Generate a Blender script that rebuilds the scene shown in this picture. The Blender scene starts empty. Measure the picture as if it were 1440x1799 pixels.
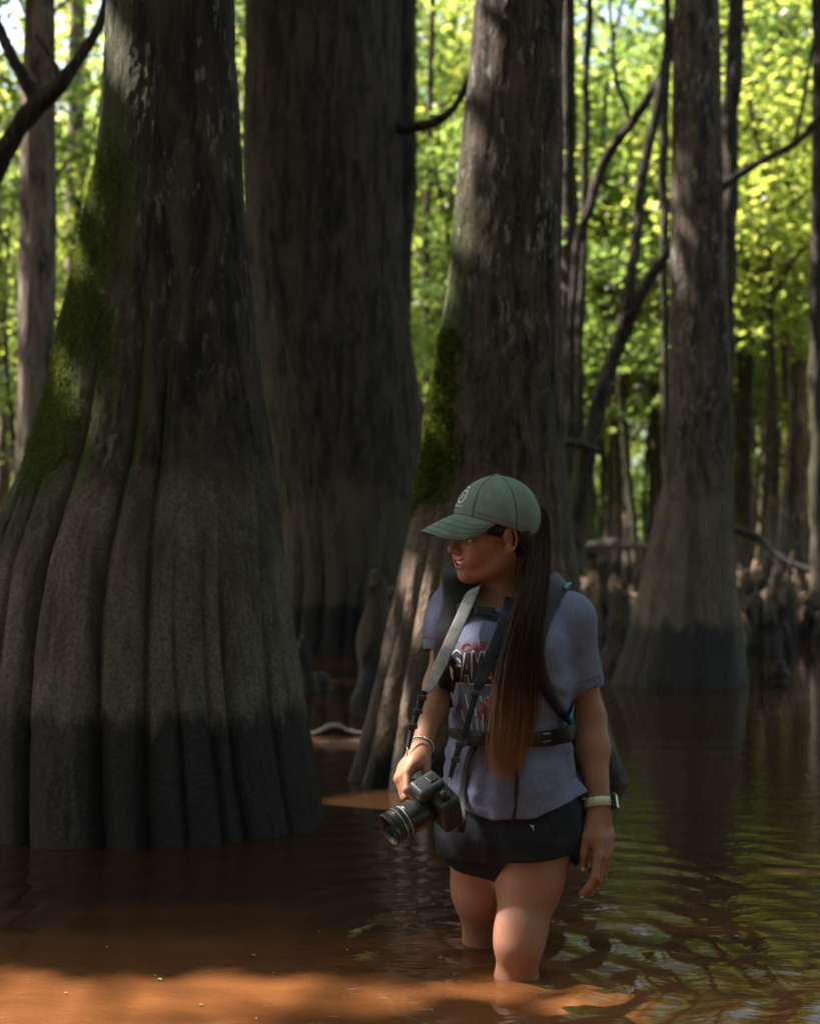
import bpy, bmesh, math, random
import numpy as np
from mathutils import Vector, Matrix
from mathutils.bvhtree import BVHTree
R = math.radians
rng = np.random.default_rng(7)
random.seed(7)
sc = bpy.context.scene
COL = sc.collection

# ------------------------------------------------------------------ camera
F, CX, CY, HZ, CH = 2400.0, 720.0, 899.5, 945.0, 0.98
PITCH = math.atan((HZ - CY) / F)
cam_d = bpy.data.cameras.new("camera_view"); cam = bpy.data.objects.new("camera_view", cam_d); COL.objects.link(cam)
cam.location = (0, 0, CH); cam.rotation_euler = (R(90) + PITCH, 0, 0)
cam_d.sensor_fit = 'VERTICAL'; cam_d.sensor_height = 24.0; cam_d.lens = 24.0 * F / 1799.0
cam_d.clip_start = 0.05; cam_d.clip_end = 600
cam_d.dof.use_dof = True; cam_d.dof.focus_distance = 3.05; cam_d.dof.aperture_fstop = 1.9; cam_d.dof.aperture_blades = 7
sc.camera = cam

def P(px, py, Y):
    """world point at depth Y (world y) that the photograph shows at px, py"""
    fw = np.array([0, math.cos(PITCH), math.sin(PITCH)]); up = np.array([0, -math.sin(PITCH), math.cos(PITCH)])
    d = fw + np.array([1, 0, 0]) * (px - CX) / F + up * (CY - py) / F
    return np.array([0, 0, CH]) + d * (Y / d[1])

# ------------------------------------------------------------------ world, sun, exposure
SUN_EL, SUN_AZ = 50.0, -75.0     # azimuth clockwise from +Y
S = np.array([math.sin(R(SUN_AZ)) * math.cos(R(SUN_EL)), math.cos(R(SUN_AZ)) * math.cos(R(SUN_EL)), math.sin(R(SUN_EL))])
w = bpy.data.worlds.new("World"); sc.world = w; w.use_nodes = True
nt = w.node_tree; nt.nodes.clear()
sky = nt.nodes.new('ShaderNodeTexSky'); sky.sky_type = 'NISHITA'; sky.sun_disc = False
sky.sun_elevation = R(SUN_EL); sky.sun_rotation = R(SUN_AZ); sky.dust_density = 4.0; sky.air_density = 1.0
bg = nt.nodes.new('ShaderNodeBackground'); bg.inputs[1].default_value = 0.15
wo = nt.nodes.new('ShaderNodeOutputWorld')
nt.links.new(sky.outputs[0], bg.inputs[0]); nt.links.new(bg.outputs[0], wo.inputs[0])
sd = bpy.data.lights.new("sun", 'SUN'); sd.energy = 5.0; sd.angle = R(0.5); sd.color = (1.0, 0.93, 0.80)
so = bpy.data.objects.new("sun", sd); COL.objects.link(so)
so.rotation_euler = Vector(tuple(S)).to_track_quat('Z', 'Y').to_euler(); so.location = (0, 0, 30)
sc.view_settings.view_transform = 'Standard'; sc.view_settings.look = 'None'
sc.view_settings.exposure = 1.95; sc.view_settings.gamma = 1.0
sc.render.engine = 'CYCLES'
cy = sc.cycles
cy.use_denoising = True; cy.max_bounces = 8; cy.diffuse_bounces = 3; cy.glossy_bounces = 3; cy.transmission_bounces = 4
cy.transparent_max_bounces = 8; cy.caustics_reflective = False; cy.caustics_refractive = False
cy.sample_clamp_indirect = 6.0

# ------------------------------------------------------------------ helpers
def nz(x, y, z, seed=0):
    """smooth value noise 0..1"""
    x = np.asarray(x, float); y = np.asarray(y, float); z = np.asarray(z, float)
    xi = np.floor(x).astype(np.int64); yi = np.floor(y).astype(np.int64); zi = np.floor(z).astype(np.int64)
    fx = x - xi; fy = y - yi; fz = z - zi
    fx = fx * fx * (3 - 2 * fx); fy = fy * fy * (3 - 2 * fy); fz = fz * fz * (3 - 2 * fz)
    def h(a, b, c):
        n = (a * 374761393 + b * 668265263 + c * 2147483647 + seed * 974634777) & 0xffffffff
        n = ((n ^ (n >> 13)) * 1274126177) & 0xffffffff
        n = ((n ^ (n >> 16)) * 668265263) & 0xffffffff
        return ((n >> 8) & 0xffff) / 65535.0
    r = 0
    for dx in (0, 1):
        for dy in (0, 1):
            for dz in (0, 1):
                r = r + h(xi + dx, yi + dy, zi + dz) * (fx if dx else 1 - fx) * (fy if dy else 1 - fy) * (fz if dz else 1 - fz)
    return r
def fbm(x, y, z, o=4, seed=0):
    s = 0; a = 1; t = 0
    for i in range(o):
        s = s + a * nz(x * 2**i, y * 2**i, z * 2**i, seed + i); t += a; a *= .5
    return s / t
def sstep(a, b, x):
    t = np.clip((x - a) / (b - a), 0, 1); return t * t * (3 - 2 * t)

def mesh_obj(name, verts, faces, mat=None, parent=None, smooth=True, loc=None, quads=None):
    me = bpy.data.meshes.new(name)
    verts = np.asarray(verts, np.float32)
    if quads is None: quads = faces
    fa = np.asarray(quads, np.int32) if not isinstance(quads, list) else None
    if fa is None:
        if len({len(f) for f in quads}) == 1: fa = np.asarray(quads, np.int32)
    if fa is not None:
        k = fa.shape[1]; n = len(fa)
        me.vertices.add(len(verts)); me.vertices.foreach_set('co', verts.ravel())
        me.loops.add(n * k); me.loops.foreach_set('vertex_index', fa.ravel())
        me.polygons.add(n); me.polygons.foreach_set('loop_start', np.arange(0, n * k, k, dtype=np.int32))
        me.update(calc_edges=True)
    else:
        me.from_pydata(verts.tolist(), [], quads)
    if smooth: me.polygons.foreach_set('use_smooth', np.ones(len(me.polygons), bool))
    me.update()
    if mat: me.materials.append(mat)
    o = bpy.data.objects.new(name, me); COL.objects.link(o)
    if loc is not None: o.location = tuple(loc)
    if parent is not None: o.parent = parent
    return o
def tag(o, label=None, cat=None, group=None, kind=None):
    if label: o['label'] = label
    if cat: o['category'] = cat
    if group: o['group'] = group
    if kind: o['kind'] = kind
    return o
def thing(name, label, cat, loc=(0, 0, 0), group=None):
    o = bpy.data.objects.new(name, None); COL.objects.link(o); o.location = tuple(loc); o.empty_display_size = .1
    return tag(o, label, cat, group)

class NB:
    """small shader node builder"""
    def __init__(s, name):
        s.m = bpy.data.materials.new(name); s.m.use_nodes = True; s.t = s.m.node_tree; s.t.nodes.clear()
        s.out = s.t.nodes.new('ShaderNodeOutputMaterial')
    def n(s, ty, **kw):
        nd = s.t.nodes.new(ty)
        for k, v in kw.items(): setattr(nd, k, v)
        return nd
    def lk(s, a, b):
        if isinstance(a, bpy.types.NodeSocket): s.t.links.new(a, b)
        elif isinstance(a, (tuple, list)): b.default_value = tuple(a) + ((1,) if len(a) == 3 and b.type == 'RGBA' else ())
        else: b.default_value = a
    def obj(s): return s.n('ShaderNodeTexCoord').outputs['Object']
    def pos(s): return s.n('ShaderNodeNewGeometry').outputs['Position']
    def map(s, v, sc_=(1, 1, 1), loc=(0, 0, 0), rot=(0, 0, 0)):
        m = s.n('ShaderNodeMapping'); s.lk(v, m.inputs[0]); m.inputs[1].default_value = loc; m.inputs[2].default_value = rot; m.inputs[3].default_value = sc_
        return m.outputs[0]
    def noise(s, v, scale=5, detail=4, rough=.55, dist=0):
        m = s.n('ShaderNodeTexNoise'); s.lk(v, m.inputs['Vector']); m.inputs['Scale'].default_value = scale
        m.inputs['Detail'].default_value = detail; m.inputs['Roughness'].default_value = rough; m.inputs['Distortion'].default_value = dist
        return m.outputs[0]
    def voro(s, v, scale=5, feat='F1', out=0):
        m = s.n('ShaderNodeTexVoronoi', feature=feat); s.lk(v, m.inputs['Vector']); m.inputs['Scale'].default_value = scale
        return m.outputs[out]
    def wave(s, v, scale=5, dist=0, direction='X'):
        m = s.n('ShaderNodeTexWave', bands_direction=direction); s.lk(v, m.inputs['Vector']); m.inputs['Scale'].default_value = scale; m.inputs['Distortion'].default_value = dist
        return m.outputs[1]
    def ma(s, op, a, b=0, c=0, clamp=False):
        m = s.n('ShaderNodeMath', operation=op, use_clamp=clamp); s.lk(a, m.inputs[0]); s.lk(b, m.inputs[1]); s.lk(c, m.inputs[2]); return m.outputs[0]
    def rng(s, v, a, b, c=0, d=1, smooth=True):
        m = s.n('ShaderNodeMapRange'); m.interpolation_type = 'SMOOTHSTEP' if smooth else 'LINEAR'
        s.lk(v, m.inputs[0])
        for i, x in enumerate((a, b, c, d)): s.lk(x, m.inputs[i + 1])
        return m.outputs[0]
    def mix(s, f, a, b):
        m = s.n('ShaderNodeMix', data_type='RGBA'); s.lk(f, m.inputs[0]); s.lk(a, m.inputs[6]); s.lk(b, m.inputs[7]); return m.outputs[2]
    def sep(s, v):
        m = s.n('ShaderNodeSeparateXYZ'); s.lk(v, m.inputs[0]); return m.outputs
    def bump(s, h, strength=.5, dist=.01, prev=None):
        m = s.n('ShaderNodeBump'); s.lk(h, m.inputs['Height']); m.inputs['Strength'].default_value = strength; m.inputs['Distance'].default_value = dist
        if prev: s.lk(prev, m.inputs['Normal'])
        return m.outputs[0]
    def pbr(s, col, rough=.7, nrm=None, spec=.5, **kw):
        p = s.n('ShaderNodeBsdfPrincipled'); s.lk(col, p.inputs['Base Color']); s.lk(rough, p.inputs['Roughness'])
        p.inputs['Specular IOR Level'].default_value = spec
        for k, v in kw.items(): s.lk(v, p.inputs[k.replace('_', ' ')])
        if nrm: s.lk(nrm, p.inputs['Normal'])
        return p.outputs[0]
    def end(s, sh): s.t.links.new(sh, s.out.inputs[0]); return s.m

# ------------------------------------------------------------------ materials of the place
def bark_mat(name, top=1.15, moss=1.0, dark=1.0, lichen=1.0, silt_or_sunpatch=(.205, .170, .132), mossz=(0.9, 3.2), fur=13, stain=.42, ridge=1.0, mossx=-.15, topx=0.0):
    b = NB(name); o = b.obj(); z = b.sep(o)[2]
    geo = b.n('ShaderNodeNewGeometry'); nx = b.sep(geo.outputs['Normal'])
    f1 = b.noise(b.map(o, (fur, fur, fur * .17)), 1.0, 10, .72, .5)
    f2 = b.noise(b.map(o, (fur * 4, fur * 4, fur * .9)), 1.0, 4, .6)
    fine = b.noise(b.map(o, (1, 1, .8)), 105, 5, .72)
    big = b.noise(o, 2.2, 4, .6)
    mid = b.noise(b.map(o, (1, 1, .6)), 9, 5, .6)
    fur_m = b.rng(f1, .36, .62)
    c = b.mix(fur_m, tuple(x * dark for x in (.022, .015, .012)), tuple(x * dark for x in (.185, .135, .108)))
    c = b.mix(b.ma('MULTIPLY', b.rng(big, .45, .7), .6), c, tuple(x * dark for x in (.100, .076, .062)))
    fl = b.ma('MULTIPLY', b.rng(b.noise(b.map(o, (42, 42, 10)), 1.0, 4, .65), .55, .62), b.rng(mid, .42, .56))
    fl = b.ma('MULTIPLY', fl, b.rng(z, 1.2, 2.4, .15 * lichen, .9 * lichen))
    c = b.mix(fl, c, (.40, .38, .37))
    # silt band left by high water
    zz = b.ma('ADD', z, b.ma('MULTIPLY', b.ma('SUBTRACT', mid, .5), .7))
    zz = b.ma('ADD', zz, b.ma('MULTIPLY', b.ma('SUBTRACT', b.noise(o, 1.3, 5, .62), .5), 2.6))
    zz = b.ma('SUBTRACT', zz, b.ma('MULTIPLY', b.sep(o)[0], topx))
    drip = b.noise(b.map(o, (1, 1, .08)), 11, 5, .65)
    band = b.rng(zz, top - .34, top + .22, 1, 0)
    ridge_m = b.rng(fine, .30, .66, 0, 1)
    sil = b.mix(ridge_m, tuple(x * .42 for x in silt_or_sunpatch), tuple(x * 1.35 for x in silt_or_sunpatch))
    sil = b.mix(b.rng(b.noise(b.map(o, (1, 1, .35)), 9, 5, .7), .42, .70, 0, .65), sil, (.075, .055, .043))
    sil = b.mix(b.rng(drip, .46, .66, 0, .6), sil, (.055, .040, .032)); c = b.mix(b.ma('MULTIPLY', band, .92), c, sil)
    # moss
    side = b.rng(nx[0], mossx, mossx - .6)
    mm = b.ma('MULTIPLY', side, b.rng(z, mossz[0], mossz[0] + .35))
    mm = b.ma('MULTIPLY', mm, b.rng(z, mossz[1] - .9, mossz[1] + .3, 1, 0))
    mm = b.ma('MULTIPLY', mm, b.rng(b.noise(o, 5, 6, .7), .30, .50))
    mm = b.ma('MULTIPLY', mm, moss * .85, clamp=True)
    mossc = b.mix(b.rng(fine, .3, .7), (.026, .045, .004), (.11, .175, .012))
    c = b.mix(mm, c, mossc)
    # wet black foot
    zw = b.ma('ADD', z, b.ma('MULTIPLY', b.ma('SUBTRACT', b.noise(b.map(o, (1, 1, .22)), 14, 6, .7), .5), .34))
    wet = b.rng(zw, stain - .06, stain + .02, 1, 0)
    c = b.mix(wet, c, b.mix(ridge_m, (.010, .007, .0065), (.042, .031, .028)))
    rough = b.rng(wet, 0, 1, .88, .52)
    h = b.ma('ADD', b.ma('MULTIPLY', f1, b.rng(band, 0, 1, 1.6 * ridge, .25)), b.ma('MULTIPLY', fine, b.rng(mm, 0, 1, .62, .9)))
    h = b.ma('ADD', h, b.ma('MULTIPLY', f2, .35))
    nrm = b.bump(h, 1.0, .035)
    return b.end(b.pbr(c, rough, nrm, spec=.3))

def leaf_mat(name, c1, c2, c3, trans=.5, rough=.33, spec=.5):
    b = NB(name)
    at = b.n('ShaderNodeAttribute', attribute_name='lr').outputs['Fac']
    oi = b.n('ShaderNodeObjectInfo').outputs['Random']
    c = b.mix(b.rng(at, 0, .6, smooth=False), c1, c2)
    c = b.mix(b.rng(at, .75, 1, 0, 1, smooth=False), c, c3)
    c = b.mix(b.ma('MULTIPLY', oi, .45), c, tuple(x * .72 for x in c2))
    p = b.pbr(c, rough, None, spec=spec)
    tr = b.n('ShaderNodeBsdfTranslucent')
    hs = b.n('ShaderNodeHueSaturation'); hs.inputs['Value'].default_value = 5.2; hs.inputs['Saturation'].default_value = .96; hs.inputs['Hue'].default_value = .472
    b.lk(c, hs.inputs['Color']); b.lk(hs.outputs[0], tr.inputs[0])
    mx = b.n('ShaderNodeMixShader'); mx.inputs[0].default_value = trans
    b.t.links.new(p, mx.inputs[1]); b.t.links.new(tr.outputs[0], mx.inputs[2])
    return b.end(mx.outputs[0])

M = {}
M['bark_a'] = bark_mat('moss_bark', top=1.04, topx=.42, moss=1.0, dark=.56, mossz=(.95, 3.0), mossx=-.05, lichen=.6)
M['bark_b'] = bark_mat('furrowed_bark', top=1.35, silt_or_sunpatch=(.15, .115, .085), moss=.5, dark=.6, mossz=(1.0, 2.6), fur=12, lichen=.15, mossx=-.35)
M['bark_c'] = bark_mat('grey_bark', silt_or_sunpatch=(.26, .185, .14), top=1.0, moss=1.0, dark=.95, mossz=(1.0, 2.6), fur=20, mossx=-.3, stain=.16)
M['bark_d'] = bark_mat('column_bark', top=1.25, moss=.0, dark=1.0, fur=18, lichen=1.0, silt_or_sunpatch=(.20, .155, .105))
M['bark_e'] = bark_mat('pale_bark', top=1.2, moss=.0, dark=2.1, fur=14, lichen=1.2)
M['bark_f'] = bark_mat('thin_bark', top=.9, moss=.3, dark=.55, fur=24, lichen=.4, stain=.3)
M['bark_g'] = bark_mat('ruddy_bark', top=1.6, moss=.0, dark=1.7, fur=24, lichen=.6, silt_or_sunpatch=(.30, .19, .13), stain=.1)
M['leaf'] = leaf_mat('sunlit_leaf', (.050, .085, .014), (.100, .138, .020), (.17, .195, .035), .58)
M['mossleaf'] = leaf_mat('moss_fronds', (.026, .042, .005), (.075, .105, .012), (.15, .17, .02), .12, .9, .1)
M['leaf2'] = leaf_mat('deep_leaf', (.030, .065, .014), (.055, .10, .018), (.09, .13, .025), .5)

def mat_water():
    b = NB('tannin_water'); p = b.pos()
    n1 = b.noise(b.map(p, (.7, 2.4, 1)), 6, 3, .5, .4); n2 = b.noise(b.map(p, (.7, 1.9, 1)), 20, 2, .5, .5); n3 = b.noise(b.map(p, (.8, 1.7, 1)), 60, 2, .5)
    h = b.ma('ADD', b.ma('MULTIPLY', n1, .40), b.ma('MULTIPLY', n2, .26)); h = b.ma('ADD', h, b.ma('MULTIPLY', n3, .10))
    pd = b.sep(p); dx = b.ma('SUBTRACT', pd[0], .5); dy = b.ma('SUBTRACT', pd[1], 3.2)
    dd = b.ma('SQRT', b.ma('ADD', b.ma('MULTIPLY', dx, dx), b.ma('MULTIPLY', dy, dy)))
    h = b.ma('MULTIPLY', h, b.rng(dd, .8, 4.5, 1, .16))          # calmer water away from the wading woman
    nrm = b.bump(h, .6, .012)
    silt_or_sunpatch = b.noise(b.map(p, (.8, 2.2, 1)), 1.6, 4, .55, .6)
    yy = b.ma('ADD', b.sep(p)[1], b.ma('MULTIPLY', b.ma('SUBTRACT', silt_or_sunpatch, .5), 1.2))      # near water coloured brighter orange to stand for the sun patch
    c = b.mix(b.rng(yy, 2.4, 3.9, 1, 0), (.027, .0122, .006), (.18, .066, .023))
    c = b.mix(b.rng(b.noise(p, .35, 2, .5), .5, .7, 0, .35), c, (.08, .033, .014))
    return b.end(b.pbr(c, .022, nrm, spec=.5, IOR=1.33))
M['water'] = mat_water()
def mat_mud():
    b = NB('mud_and_litter'); p = b.pos()
    n = b.noise(p, 1.3, 6, .65); v = b.voro(p, 11, out=1); f = b.noise(p, 30, 5, .7)
    c = b.mix(b.rng(n, .35, .65), (.05, .032, .022), (.16, .10, .07))
    c = b.mix(b.rng(f, .5, .7, 0, .7), c, (.26, .17, .12))
    nrm = b.bump(b.ma('ADD', f, b.noise(p, 7, 4, .6)), .8, .05)
    return b.end(b.pbr(c, .8, nrm))
M['mud'] = mat_mud()

# ------------------------------------------------------------------ ground and water
def bank_z(x, y):
    x = np.asarray(x, float); y = np.asarray(y, float)
    sh = 14.6 + 1.6 * (fbm(x * .25, y * .25, 3.3, 3, 5) - .5) * 2 + np.where(x > 0, -.5, .8)
    z = -0.55 + sstep(-1.6, 0.2, y - sh) * .55 + sstep(0, 7, y - sh) * .36 + np.clip((y - 22) / 60, 0, 1.2) * .42
    far = np.maximum(np.abs(x) - 16, 0); z = z + np.minimum(far * .05, .7) * sstep(8, 16, y)
    z = z + sstep(-.4, 1.5, y - sh) * (fbm(x * .9, y * .9, 1.1, 4, 9) - .5) * .34
    back = np.clip((-y - 14) / 6, 0, 1); z = z + back * .9
    return z
def axis(lo, dense_lo, dense_hi, hi, d, n_out, g=2.2):
    a = np.arange(dense_lo, dense_hi + d / 2, d)
    t = np.linspace(0, 1, n_out + 1)[1:] ** g
    return np.concatenate([(dense_lo - (dense_lo - lo) * t)[::-1], a, dense_hi + (hi - dense_hi) * t])
def grid(xs, ys, zf):
    X, Y = np.meshgrid(xs, ys); Z = zf(X, Y); nx_, ny = len(xs), len(ys)
    V = np.stack([X.ravel(), Y.ravel(), Z.ravel()], 1)
    i = np.arange((ny - 1) * (nx_ - 1)); r, c_ = i // (nx_ - 1), i % (nx_ - 1); a = r * nx_ + c_
    return V, np.stack([a, a + 1, a + 1 + nx_, a + nx_], 1)
V, Q = grid(axis(-260, -12, 12, 260, .15, 50), axis(-60, 11, 30, 420, .15, 60), bank_z)
tag(mesh_obj('ground', V, Q, M['mud']), kind='structure')

LEGF, LEGB = P(903, 1712, 3.04), P(842, 1650, 3.36)
def wave_z(X, Y):
    z = np.zeros_like(X)
    for (cx, cy_, amp, lam, ph) in ((LEGF[0], LEGF[1] - .05, .0044, .15, 0), (LEGB[0], LEGB[1], .0022, .12, 1.3), (.05, 2.5, .0022, .26, 2.0)):
        r = np.hypot(X - cx, (Y - cy_)) + .06 * (fbm(X * 3, Y * 3, 0, 2, 3) - .5)
        z += amp * np.cos(r / lam * 2 * math.pi + ph) * np.exp(-r / .9) * sstep(.0, .12, r) * (.35 + 1.3 * nz(X * 2.2, Y * 2.2, 0, 17))
    fd = 1 / (1 + (np.maximum(Y, 0) / 6.5) ** 2)
    near = 1.25 * np.exp(-((X - .8) ** 2 / 1.9 + (Y - 3.3) ** 2 / 2.0))
    z += (fbm(X * 1.6, Y * 6.0, .5, 2, 31) - .5) * (.006 + .005 * near) * fd
    z += (fbm(X * 5 + Y * 1.5, Y * 17 - X * 2, .5, 2, 41) - .5) * (.0010 + .0048 * near) * fd
    z += (fbm(X * 13, Y * 36 + X * 4, .5, 2, 47) - .5) * (.0004 + .0034 * near) * fd
    z += np.sin(Y * 21 + 2.5 * fbm(X * .8, Y * .8, 0, 2, 8)) * .0007 * sstep(4, 6, Y) * fd
    return z
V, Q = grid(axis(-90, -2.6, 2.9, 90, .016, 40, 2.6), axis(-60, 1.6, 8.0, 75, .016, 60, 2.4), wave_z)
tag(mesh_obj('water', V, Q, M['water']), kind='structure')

# ------------------------------------------------------------------ sun shafts kept free of leaves
SH = []
def shaft(p, r, soft=0.0): SH.append((np.array(p, float), r, soft))
for x in np.arange(-1.5, 1.3, .22):
    y0 = 2.95 if x < -.1 else 2.46
    for y in (y0, y0 - .3, y0 - .6): shaft((x, y, 0), .27, 1.0)
for x in np.arange(.50, 1.0, .15): shaft((x, 4.30, 0), .17)
for x in (-.5, -.36, -.22): shaft((x, 6.6, 0), .30)
shaft(P(697, 1352, 2.92), .08); [shaft(P(822, y_, 3.02), .11) for y_ in (1530, 1590, 1650)]; shaft(P(745, 1290, 3.0), .06); shaft(P(765, 1120, 3.05), .09); shaft(P(800, 1050, 3.05), .09)
shaft(P(880, 1320, 2.98), .075); shaft(P(830, 1170, 3.02), .05)
for z in (1.5, 1.8, 2.1, 2.4, 2.7, 3.0, 3.3, 3.6): shaft((.04 + .02 * z, 5.66, z), .16)
for p_ in ((668, 1060, 5.4), (660, 1120, 5.3), (655, 1190, 5.25), (655, 1250, 5.2), (665, 1320, 5.15), (680, 1380, 5.05)): shaft(P(*p_), .27)
for p_ in ((150, 430, 4.7), (80, 660, 4.6), (185, 60, 4.7)): shaft(P(*p_), .13)
for p_ in ((40, 500, 10), (45, 250, 10), (40, 750, 10)): shaft(P(*p_), .35)
for p_ in ((1166, 330, 9.1), (1164, 420, 9.1)): shaft(P(*p_), .18)
def carve(C, pad=0.0):
    keep = np.ones(len(C), bool); jit = np.random.default_rng(len(C)).random(len(C))
    for p_, r, soft in SH:
        d = C - p_; t = d @ S; q = d - t[:, None] * S
        rj = (r + pad) * (.72 - .30 * soft + (.50 + .62 * soft) * jit); keep &= ~((np.einsum('ij,ij->i', q, q) < rj ** 2) & (t > .3))
    return keep

# ------------------------------------------------------------------ trees
def unit(a): return a / np.maximum(np.linalg.norm(a, axis=-1, keepdims=True), 1e-9)
def leaf_arrays(C, size, flat=.55, seed=0):
    """leaf blades: 6-vert folded shapes at centres C"""
    g = np.random.default_rng(seed); n = len(C)
    nr = unit(g.normal(size=(n, 3)) * (1 - flat) + np.array([0, 0, 1.0]) * flat * 1.2)
    d = unit(np.cross(nr, g.normal(size=(n, 3)))); s = np.cross(nr, d)
    L = (size * (.6 + .8 * g.random(n)))[:, None]; W = L * (.24 + .12 * g.random(n))[:, None]
    fold = nr * W * .35
    V = np.stack([C - d * L * .5, C - d * L * .15 - s * W + fold, C + d * L * .22 - s * W * .85 + fold, C + d * L * .55 - nr * L * .1,
                  C + d * L * .22 + s * W * .85 + fold, C - d * L * .15 + s * W + fold], 1).reshape(-1, 3)
    b = np.arange(n)[:, None] * 6
    Q = np.concatenate([b + np.array([[0, 1, 2, 3]]), b + np.array([[0, 3, 4, 5]])], 1).reshape(-1, 4)
    return V, Q, g.random(n)
def leaf_obj(name, C, size, mat, parent, flat=.55, seed=0, loc=None):
    V, Q, r = leaf_arrays(C, size, flat, seed)
    o = mesh_obj(name, V, Q, mat, parent, smooth=False, loc=loc)
    a = o.data.attributes.new('lr', 'FLOAT', 'FACE'); a.data.foreach_set('value', np.repeat(r, 2).astype(np.float32))
    return o
def clusters(centres, n_per, rad, g, flat=.35):
    k = len(centres); d = g.normal(size=(k, n_per, 3)) * np.array([1, 1, flat]) * rad
    return (centres[:, None, :] + d).reshape(-1, 3)
def tube(path, radii, seg=8, wob=0.0, seed=0, cap=True):
    path = np.asarray(path, float); radii = np.asarray(radii, float); n = len(path)
    t = unit(np.gradient(path, axis=0)); ref = np.array([0.0, 1.0, 0.1]) if abs(t[0][1]) < .9 else np.array([1.0, 0, 0])
    a = []; u = unit(np.cross(t[0], ref))
    for i in range(n):
        u = unit(u - t[i] * (u @ t[i])); a.append(u)
    a = np.array(a); b = np.cross(t, a)
    th = np.arange(seg) / seg * 2 * math.pi
    rr = radii[:, None] * (1 + wob * (nz(np.cos(th)[None] * 1.5 + np.arange(n)[:, None] * .7, np.sin(th)[None] * 1.5, seed, seed) - .5) * 2)
    V = path[:, None] + a[:, None] * (np.cos(th)[None, :, None] * rr[..., None]) + b[:, None] * (np.sin(th)[None, :, None] * rr[..., None])
    V = V.reshape(-1, 3); i = np.arange(n - 1)[:, None]; j = np.arange(seg)[None]
    Q = np.stack([i * seg + j, i * seg + (j + 1) % seg, (i + 1) * seg + (j + 1) % seg, (i + 1) * seg + j], -1).reshape(-1, 4)
    if cap:
        nv = len(V); V = np.concatenate([V, path[:1], path[-1:]])
        js = np.arange(seg)
        # two-triangle fans written as degenerate-free quads over pairs
        if seg % 2 == 0:
            k = js[::2]
            c0 = np.stack([np.full(len(k), nv), (k + 2) % seg, (k + 1) % seg, k], 1)
            e = (n - 1) * seg; c1 = np.stack([np.full(len(k), nv + 1), e + k, e + (k + 1) % seg, e + (k + 2) % seg], 1)
            Q = np.concatenate([Q, c0, c1])
    return V, Q
def join(parts):
    Vs, Qs, o = [], [], 0
    for V, Q in parts: Vs.append(V); Qs.append(Q + o); o += len(V)
    return np.concatenate(Vs), np.concatenate(Qs)
def smooth_path(pts, n=24):
    pts = np.asarray(pts, float); k = len(pts)
    if k < 3: t = np.linspace(0, 1, n)[:, None]; return pts[0] * (1 - t) + pts[-1] * t
    out = []; pp = np.vstack([2 * pts[0] - pts[1], pts, 2 * pts[-1] - pts[-2]])
    m = max(2, n // (k - 1))
    for i in range(k - 1):
        p0, p1, p2, p3 = pp[i:i + 4]
        for t in np.linspace(0, 1, m, endpoint=False):
            out.append(.5 * (2 * p1 + (p2 - p0) * t + (2 * p0 - 5 * p1 + 4 * p2 - p3) * t * t + (3 * p1 - p0 - 3 * p2 + p3) * t ** 3))
    out.append(pts[-1]); return np.array(out)

def limb_set(base, top_z, crown_c, crown_r, n, g, r0, cz0=None):
    """limbs from the stem into the crown; returns tubes and twig end points"""
    parts, ends = [], []
    for i in range(n):
        z0 = (cz0 or crown_c[2] - crown_r[2] * .9) + g.random() * (top_z - (cz0 or crown_c[2] - crown_r[2] * .9)) * .85
        a = g.random() * 2 * math.pi; ln = .5 + .5 * g.random()
        end = crown_c + np.array([math.cos(a) * crown_r[0] * ln, math.sin(a) * crown_r[1] * ln, 0]); end[2] = z0 + crown_r[2] * (.15 + .5 * g.random())
        st = np.array([base[0] + (crown_c[0] - base[0]) * z0 / top_z, base[1] + (crown_c[1] - base[1]) * z0 / top_z, z0])
        mid = (st + end) / 2 + g.normal(size=3) * .12 * crown_r[0] + np.array([0, 0, .1 * crown_r[2]])
        pth = smooth_path([st, mid, end], 10)
        parts.append(tube(pth, np.linspace(r0 * (.3 + .3 * g.random()), r0 * .06, len(pth)), 6))
        ends += [pth[5], pth[8], end]
    return parts, np.array(ends)

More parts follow.
